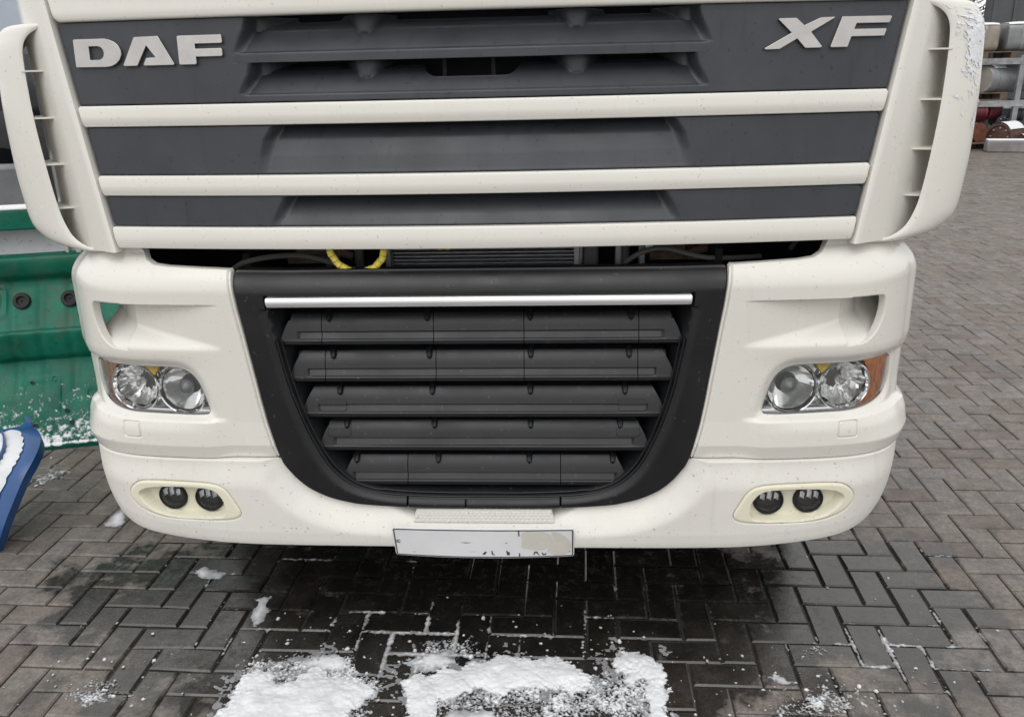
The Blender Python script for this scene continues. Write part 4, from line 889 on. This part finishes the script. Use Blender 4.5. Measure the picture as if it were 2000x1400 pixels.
BLUE = mat('blue paint', (.012, .075, .235), .35, var=.2, vscale=8, coat=.3, specks=.3, scol=(.01, .02, .05))
bf = empty('mudguard', (-1.885, .47, 0), 0); tag(bf, 'curved blue mudguard standing on the pavers with snow along its back', 'mudguard')
path = catmull([(.0, .0, .012), (.035, .02, .10), (.062, .05, .17), (.100, .10, .265), (.115, .15, .31), (.104, .22, .342), (.05, .30, .358), (-.05, .38, .358)], 6, False)
cs = [(.022, .035), (.02, .0), (-.006, -.008), (-.03, -.006), (-.10, .0), (-.19, .004), (-.26, .02), (-.285, .03), (-.288, .055)]
rows = []
for k, p in enumerate(path):
    T = path[min(k+1, len(path)-1)]-path[max(k-1, 0)]; T /= np.linalg.norm(T); W = np.array([1., -.15, 0.]); W -= T*(W@T); W /= np.linalg.norm(W); Nn = np.cross(W, T); Nn = Nn if Nn[1] > 0 else -Nn
    rows.append([p+W*a+Nn*b for a, b in cs])
MB().grid(np.array(rows)).build('mudguard_skin', BLUE, bf, angle=40)
srow = []
for k, p in enumerate(path[8:]):
    k += 8; T = path[min(k+1, len(path)-1)]-path[max(k-1, 0)]; T /= np.linalg.norm(T); W = np.array([1., -.15, 0.]); W -= T*(W@T); W /= np.linalg.norm(W); Nn = np.cross(W, T); Nn = Nn if Nn[1] > 0 else -Nn
    f_ = min(1, (k-8)/8); row = []
    for t in np.linspace(0, 1, 14):
        a = -.038-(.222*(.35+.65*f_))*t; b = float(np.interp(a, [c_[0] for c_ in cs[1:]][::-1], [c_[1] for c_ in cs[1:]][::-1])); row.append(p+W*(a+.004*math.sin(k*2.1+t*9))+Nn*(b-.004-.020*f_*math.sin(math.pi*t)**.6*(1+.25*math.sin(k*1.7+t*11))))
    srow.append(row)
MB().grid(np.array(srow)).build('snow_layer', SNOW, bf)
q = MB(); rr_ = []
for k, p in enumerate(path):
    T = path[min(k+1, len(path)-1)]-path[max(k-1, 0)]; T /= np.linalg.norm(T); W = np.array([1., -.15, 0.]); W -= T*(W@T); W /= np.linalg.norm(W); Nn = np.cross(W, T); Nn = Nn if Nn[1] > 0 else -Nn
    rr_.append([p+W*a+Nn*b for a, b in ((-.092, .004), (-.093, -.036), (-.099, -.038), (-.102, .004))])
MB().grid(np.array(rr_)).build('ridge', BLUE, bf)
q = MB(); q.lathe([(.034, .004), (.030, .008), (.024, .004), (.022, -.002), (.0001, -.002)], (-.005, -.004, .105), (.55, -1, .3), 20); q.build('mounting_hole', BLACK, bf)
q = MB(); q.lathe([(.036, .003), (.031, .0075), (.0265, .003)], (-.005, -.005, .105), (.55, -1, .3), 20); q.build('hole_rim', BLUE, bf)
wc = empty('dismantled_cab', (-3.6, 3.3, 0), R(10)); tag(wc, 'pale dismantled cab with dark glass behind the green panel at the left edge', 'cab')
q = MB(); q.box((-1.6, 0, .35), (.85, 1.8, 1.15), .05); q.build('cab_shell', WHT, wc)
for x in (.70, -.1): MB().box((x, -.01, 1.1), (x+.1, .10, 1.82), .02).build('pillar', WHT, wc)
q = MB(); q.box((-1.6, .03, 1.14), (.74, .06, 1.82)); q.build('side_window', SCREEN, wc, False)
q = MB(); q.box((-1.6, -.02, 1.80), (.86, 1.8, 2.35), .06); q.build('roof', mat('pale blue grey paint', (.42, .47, .55), .35, var=.1), wc)
q = MB(); q.lathe([(.20, -.1), (.36, -.11), (.42, -.08), (.42, .08), (.36, .11), (.20, .1)], (.30, -.25, 1.06), (.15, -1, .05), 36); tw = q.build('spare_tyre', RUBBER, wc)

# ------------------------------------------------------------------ right background: rack with tanks, drums, pallets, kerb block, wall, trees
RX, RY = 8.0, 15.0
GALV = mat('galvanised rack steel', (.26, .27, .28), .5, var=.2, vscale=6, metal=.2)
GALVS = mat('snowy rack beam', (.27, .275, .285), .6, var=.6, vscale=5)
rack = empty('storage_rack', (RX, RY, 0), R(-4)); tag(rack, 'grey steel pallet rack with two snowy shelf beams across the yard', 'rack')
for x in (-1.7, .86, 3.4):
    for y in (.0, 1.0): MB().box((x-.045, y-.04, 0), (x+.045, y+.04, 1.66 if y == 0 else 2.0)).build('post', GALV, rack, False)
for z in (.80, 1.555):
    for y in (-.03, .99): MB().box((-1.66, y-.02, z-.055), (3.4, y+.03, z+.055)).build('beam', GALVS, rack, False)
    for k in range(12): MB().box((-1.6+k*.42, .0, z+.03), (-1.45+k*.42, 1.0, z+.057)).build('shelf_slat', GALV, rack, False)
def on_rack(name, x, y, z, rz, label, cat, group=None):
    a = R(-4); e_ = empty(name, (RX+x*math.cos(a)-y*math.sin(a), RY+x*math.sin(a)+y*math.cos(a), z), a+rz); tag(e_, label, cat, group); return e_
def tank(x, y, z, L_, rz, m_, label, w_=.58, h_=.50, rr=.14, snow=.02):
    t = on_rack('fuel_tank', x, y, z, rz, label, 'tank', 'fuel tanks stored on the rack')
    sec = rounded([(-w_/2, 0), (w_/2, 0), (w_/2, h_), (-w_/2, h_)], rr, 6); q = MB(); n = len(sec); V = []
    for X_, s_ in ((-L_/2-.02, .88), (-L_/2, .98), (-L_/2+.02, 1.), (L_/2-.02, 1.), (L_/2, .98), (L_/2+.02, .88)):
        for a, b in sec: V.append((X_, a*s_, (b-h_/2)*s_+h_/2))
    q.add(V, [(i*n+k, i*n+(k+1) % n, (i+1)*n+(k+1) % n, (i+1)*n+k) for i in range(5) for k in range(n)]+[tuple(range(n))[::-1], tuple(range(5*n, 6*n))]); q.build('tank_shell', m_, t)
    for X_ in (-L_*.27, L_*.27):
        q = MB(); V = []
        for xx in (X_-.02, X_+.02):
            for a, b in sec: V.append((xx, a*1.02, (b-h_/2)*1.02+h_/2))
        q.add(V, [(k, (k+1) % n, n+(k+1) % n, n+k) for k in range(n)]); q.build('strap', STEEL, t)
    q = MB(); q.lathe([(.05, 0), (.05, .03), (.0001, .035)], (L_*.1, -.0, h_), (0, 0, 1), 16); q.build('filler_cap', BLACK, t)
    if snow:
        q = MB(); q.grid([[(X_, a, h_+snow*(1-(2*a/w_)**4)*(1-(abs(2*X_)/L_)**8)-(.03 if abs(a) > w_*.38 else .0)) for a in np.linspace(-w_*.46, w_*.46, 9)] for X_ in np.linspace(-L_/2, L_/2, 12)]); q.build('snow_cap', SNOW, t)
    return t
TB = mat('stained beige tank', (.27, .235, .195), .5, var=.3, vscale=4, metal=.15); TS = mat('dull aluminium tank', (.22, .225, .23), .4, var=.2, vscale=4, metal=.4); TG = mat('grey tank', (.17, .165, .16), .5, var=.3, vscale=4)
tank(-.12, .35, 1.73, 1.05, 0, TB, 'stained beige fuel tank with snow on top, upper shelf of the rack')
tank(1.12, .35, 1.73, 1.10, 0, TS, 'dull silver fuel tank on the upper shelf, right end')
tank(-.62, .5, .97, .95, 0, TG, 'dark grey fuel tank half hidden behind the deflector, middle shelf')
def rtank(x, y, z, L_, rz, m_, me_, r_, label):
    t = on_rack('fuel_tank', x, y, z, rz, label, 'tank', 'fuel tanks stored on the rack')
    q = MB(); q.lathe([(r_*.93, -.012), (r_, .015), (r_, L_-.015), (r_*.93, L_+.01)], (0, 0, r_), (1, 0, 0), 36, False, True); q.build('tank_shell', m_, t)
    q = MB(); q.lathe([(r_*.93, -.012), (r_*.5, -.03), (.0001, -.035)], (0, 0, r_), (1, 0, 0), 36); q.build('end_cap', me_, t)
    for X_ in (.18, L_-.2): q = MB(); q.lathe([(r_*1.015, X_-.02), (r_*1.015, X_+.02)], (0, 0, r_), (1, 0, 0), 36); q.build('strap', STEEL, t)
    q = MB(); q.grid([[(X_, r_*1.01*math.sin(a), r_+r_*1.01*math.cos(a)+.014*math.cos(a*2.2)) for a in np.linspace(-.7, .7, 9)] for X_ in np.linspace(.1, .4, 6)]); q.build('snow_cap', SNOW, t); return t
rtank(.24, .1, .985, 1.05, R(28), TS, mat('pale tank end', (.29, .265, .24), .5, var=.25), .255, 'round silver fuel tank with its pale end cap facing us, middle shelf')
WOOD = mat('wet pallet wood', (.12, .085, .06), .8, var=.35, vscale=12)
def pallet(x, y, z, label):
    p = on_rack('pallet', x, y, z, 0, label, 'pallet', 'wooden pallets under the stored parts')
    for k in range(5): MB().box((-.6, -.4+k*.18, .122), (.6, -.28+k*.18, .144)).build('deck_board', WOOD, p, False)
    for k in (-.52, 0, .52):
        for y_ in (-.36, .0, .36): MB().box((k-.06, y_-.05, .022), (k+.06, y_+.05, .122)).build('block', WOOD, p, False)
    for y_ in (-.36, 0, .36): MB().box((-.6, y_-.05, 0), (.6, y_+.05, .022)).build('bottom_board', WOOD, p, False)
pallet(-.28, -.30, 0, 'wet wooden pallet on the ground under the brown drums'); pallet(.1, .4, .86, 'wooden pallet under the round tank, middle shelf'); pallet(.2, .45, 1.59, 'wooden pallet under the tanks on the upper shelf')
RED = mat('dark red paint', (.11, .012, .02), .4, var=.5, vscale=8); BRN = mat('rusty brown casting', (.075, .034, .022), .65, var=.6, vscale=9, specks=.6)
BRN2 = mat('orange rusty casting', (.13, .042, .022), .65, var=.4, vscale=9)
def drum(name, x, y, z, r_, L_, ax, m_, label, cat, snow=True):
    t = on_rack(name, x, y, z, 0, label, cat, 'drums and hub castings stored under the rack')
    a = np.array(ax, float); a /= np.linalg.norm(a); o = np.array([0, 0, r_]) if abs(a[2]) < .5 else np.zeros(3)
    q = MB(); q.lathe([(.0001, 0), (r_*.45, 0), (r_*.5, .02), (r_*.8, .03), (r_*.86, .0), (r_, .01), (r_, .06), (r_*.92, .07), (r_*.92, L_-.06), (r_, L_-.05), (r_, L_), (.0001, L_)], o, a, 28); q.build('drum_body', m_, t)
    for k in range(8):
        e1 = np.cross([0, 0, 1.] if abs(a[2]) < .9 else [1., 0, 0], a); e1 /= np.linalg.norm(e1); e2 = np.cross(a, e1); c = o+(e1*math.cos(k*.785)+e2*math.sin(k*.785))*r_*.66
        MB().lathe([(.018, .04), (.018, .0), (.0001, -.006)], c, a, 8).build('bolt', STEEL, t)
    if snow:
        q = MB()
        if abs(a[2]) < .5: q.grid([[o+a*h_+np.array([-a[1], a[0], 0])*math.sin(b)*r_*1.01+np.array([0, 0, 1.])*(math.cos(b)*r_*1.01+.02*math.cos(b*1.6)) for b in np.linspace(-.95, .95, 11)] for h_ in np.linspace(-.005, L_, 8)])
        else: q.lathe([(r_*.98, L_-.01), (r_*.9, L_+.04), (r_*.5, L_+.06), (.0001, L_+.065)], o, a, 24)
        q.build('snow_cap', SNOW, t)
    return t
drum('drum', -.10, .1, .46, .19, .46, (1, .1, 0), RED, 'dark red drum with snow on top, under the rack', 'drum'); drum('drum', .38, .2, .48, .17, .34, (.9, .4, 0), RED, 'second red drum, right of the first, capped with snow', 'drum')
drum('hub_casting', -.50, -.38, .146, .20, .42, (1, -.2, 0), BRN, 'rusty brown hub casting lying on the pallet', 'hub', True); drum('hub_casting', .02, -.35, .146, .17, .20, (.4, -1, 0), BRN2, 'orange rusty flange casting standing beside the brown one on the pallet', 'hub', False)
drum('hub_casting', .40, -.62, .0, .24, .50, (.75, .66, 0), BRN, 'large rusty brown brake drum on the ground with a thick snow cap', 'hub')
drum('hub_casting', 1.15, -.35, .0, .17, .3, (.3, 1, 0), mat('dark greasy casting', (.04, .045, .05), .5, var=.3), 'dark greasy gearbox casting at the right end under the rack', 'hub')
drum('hub_casting', .82, -.55, .0, .13, .26, (1, .5, 0), BRN2, 'small orange rusty drum lying right of the big brake drum', 'hub'); drum('hub_casting', -.25, -.05, .02, .15, .3, (.2, -1, .2), BRN, 'dark brown casting leaning behind the pallet', 'hub', False); drum('drum', .72, .3, .46, .15, .4, (1, -.2, 0), mat('dark greasy casting', (.04, .045, .05), .5, var=.3), 'dark drum right of the two red ones with snow on top', 'drum')
drum('hub_casting', .75, .1, .30, .14, .4, (0, 1, .1), mat('dark greasy casting', (.04, .045, .05), .5), 'dark axle casting behind the brake drum under the rack', 'hub', False)
CONC = mat('pale concrete', (.23, .22, .21), .8, var=.3, vscale=3, bump=.2, bscale=30)
kb = empty('concrete_block', (8.55, 13.95, 0), R(-14)); tag(kb, 'long pale concrete block with snow along its top, in front of the rack', 'block')
MB().box((-.55, -.14, 0), (2.6, .16, .20), .02).build('block_body', CONC, kb); MB().box((-.54, -.12, .201), (2.58, .15, .225), .012).build('snow_cap', SNOW, kb)
ws = empty('yard_wall', (12.2, 17.2, 0)); tag(ws, 'dark grey workshop wall beyond the rack', 'wall')
WALL = mat('dark grey cladding', (.085, .088, .092), .6, var=.1)
MB().box((-3.0, 0, 0), (4.5, .3, 6.5)).build('wall_face', WALL, ws, False)
for k in range(18): MB().box((-2.98+k*.42, -.03, 0), (-2.90+k*.42, -.001, 6.5)).build('cladding_rib', WALL, ws, False)
fr = empty('yard_fence', (7.8, 16.6, 0)); tag(fr, 'dark mesh fence behind the rack', 'fence'); FEN = mat('dark fence', (.05, .052, .055), .7, var=.3)
MB().box((-2.2, 0, 0), (1.35, .04, 2.05)).build('fence_panel', FEN, fr, False)
for k in range(5): MB().box((-2.2+k*.85, -.06, 0), (-2.12+k*.85, -.002, 2.1)).build('post', FEN, fr, False)
BARK = mat('dark bark', (.06, .05, .045), .9, var=.3)
def snowtwig():
    M = mat('twig with snow', (.07, .055, .05), .85, var=.2); M = M.copy(); T = M.node_tree; N = T.nodes; L = T.links; P = N['Principled BSDF']; old = P.inputs['Base Color'].links[0].from_socket
    g = N.new('ShaderNodeNewGeometry'); s = N.new('ShaderNodeSeparateXYZ'); L.new(g.outputs['Normal'], s.inputs[0]); r_ = N.new('ShaderNodeMapRange'); r_.inputs['From Min'].default_value = .1; r_.inputs['From Max'].default_value = .35; L.new(s.outputs[2], r_.inputs['Value'])
    mx = N.new('ShaderNodeMix'); mx.data_type = 'RGBA'; L.new(r_.outputs[0], mx.inputs['Factor']); L.new(old, mx.inputs['A']); mx.inputs['B'].default_value = (.82, .84, .87, 1); L.new(mx.outputs['Result'], P.inputs['Base Color']); return M
TWIG = snowtwig()
def tree(loc, label, seed, n=900, h=6.):
    rg = random.Random(seed); t = empty('tree', loc); tag(t, label, 'tree', 'bare trees beyond the rack')
    MB().tube([(0, 0, 0), (.05, 0, h*.4), (0, .05, h)], [.14, .10, .03], 8).build('trunk', BARK, t)
    q = MB()
    for k in range(n):
        z = rg.uniform(.8, h*1.05); a = rg.uniform(0, 6.28); r0 = rg.uniform(0, 1.2); L_ = rg.uniform(.35, 1.0); p = np.array([r0*math.cos(a), r0*math.sin(a), z]); d = np.array([math.cos(a)+rg.uniform(-.8, .8), math.sin(a)+rg.uniform(-.8, .8), rg.uniform(-.5, .9)]); d /= np.linalg.norm(d)
        m_ = p+d*L_*.5+np.array([0, 0, rg.uniform(-.06, .03)]); q.tube([p, m_, p+d*L_+np.array([0, 0, rg.uniform(-.15, .05)])], [.016, .012, .005], 4, False)
    q.build('crown', TWIG, t, False); return t
tree((9.3, 18.6, 0), 'bare snow covered tree at the top right corner, nearest the wall', 3); tree((8.4, 19.4, 0), 'bare snowy tree behind the beige tank, left of the other', 4)
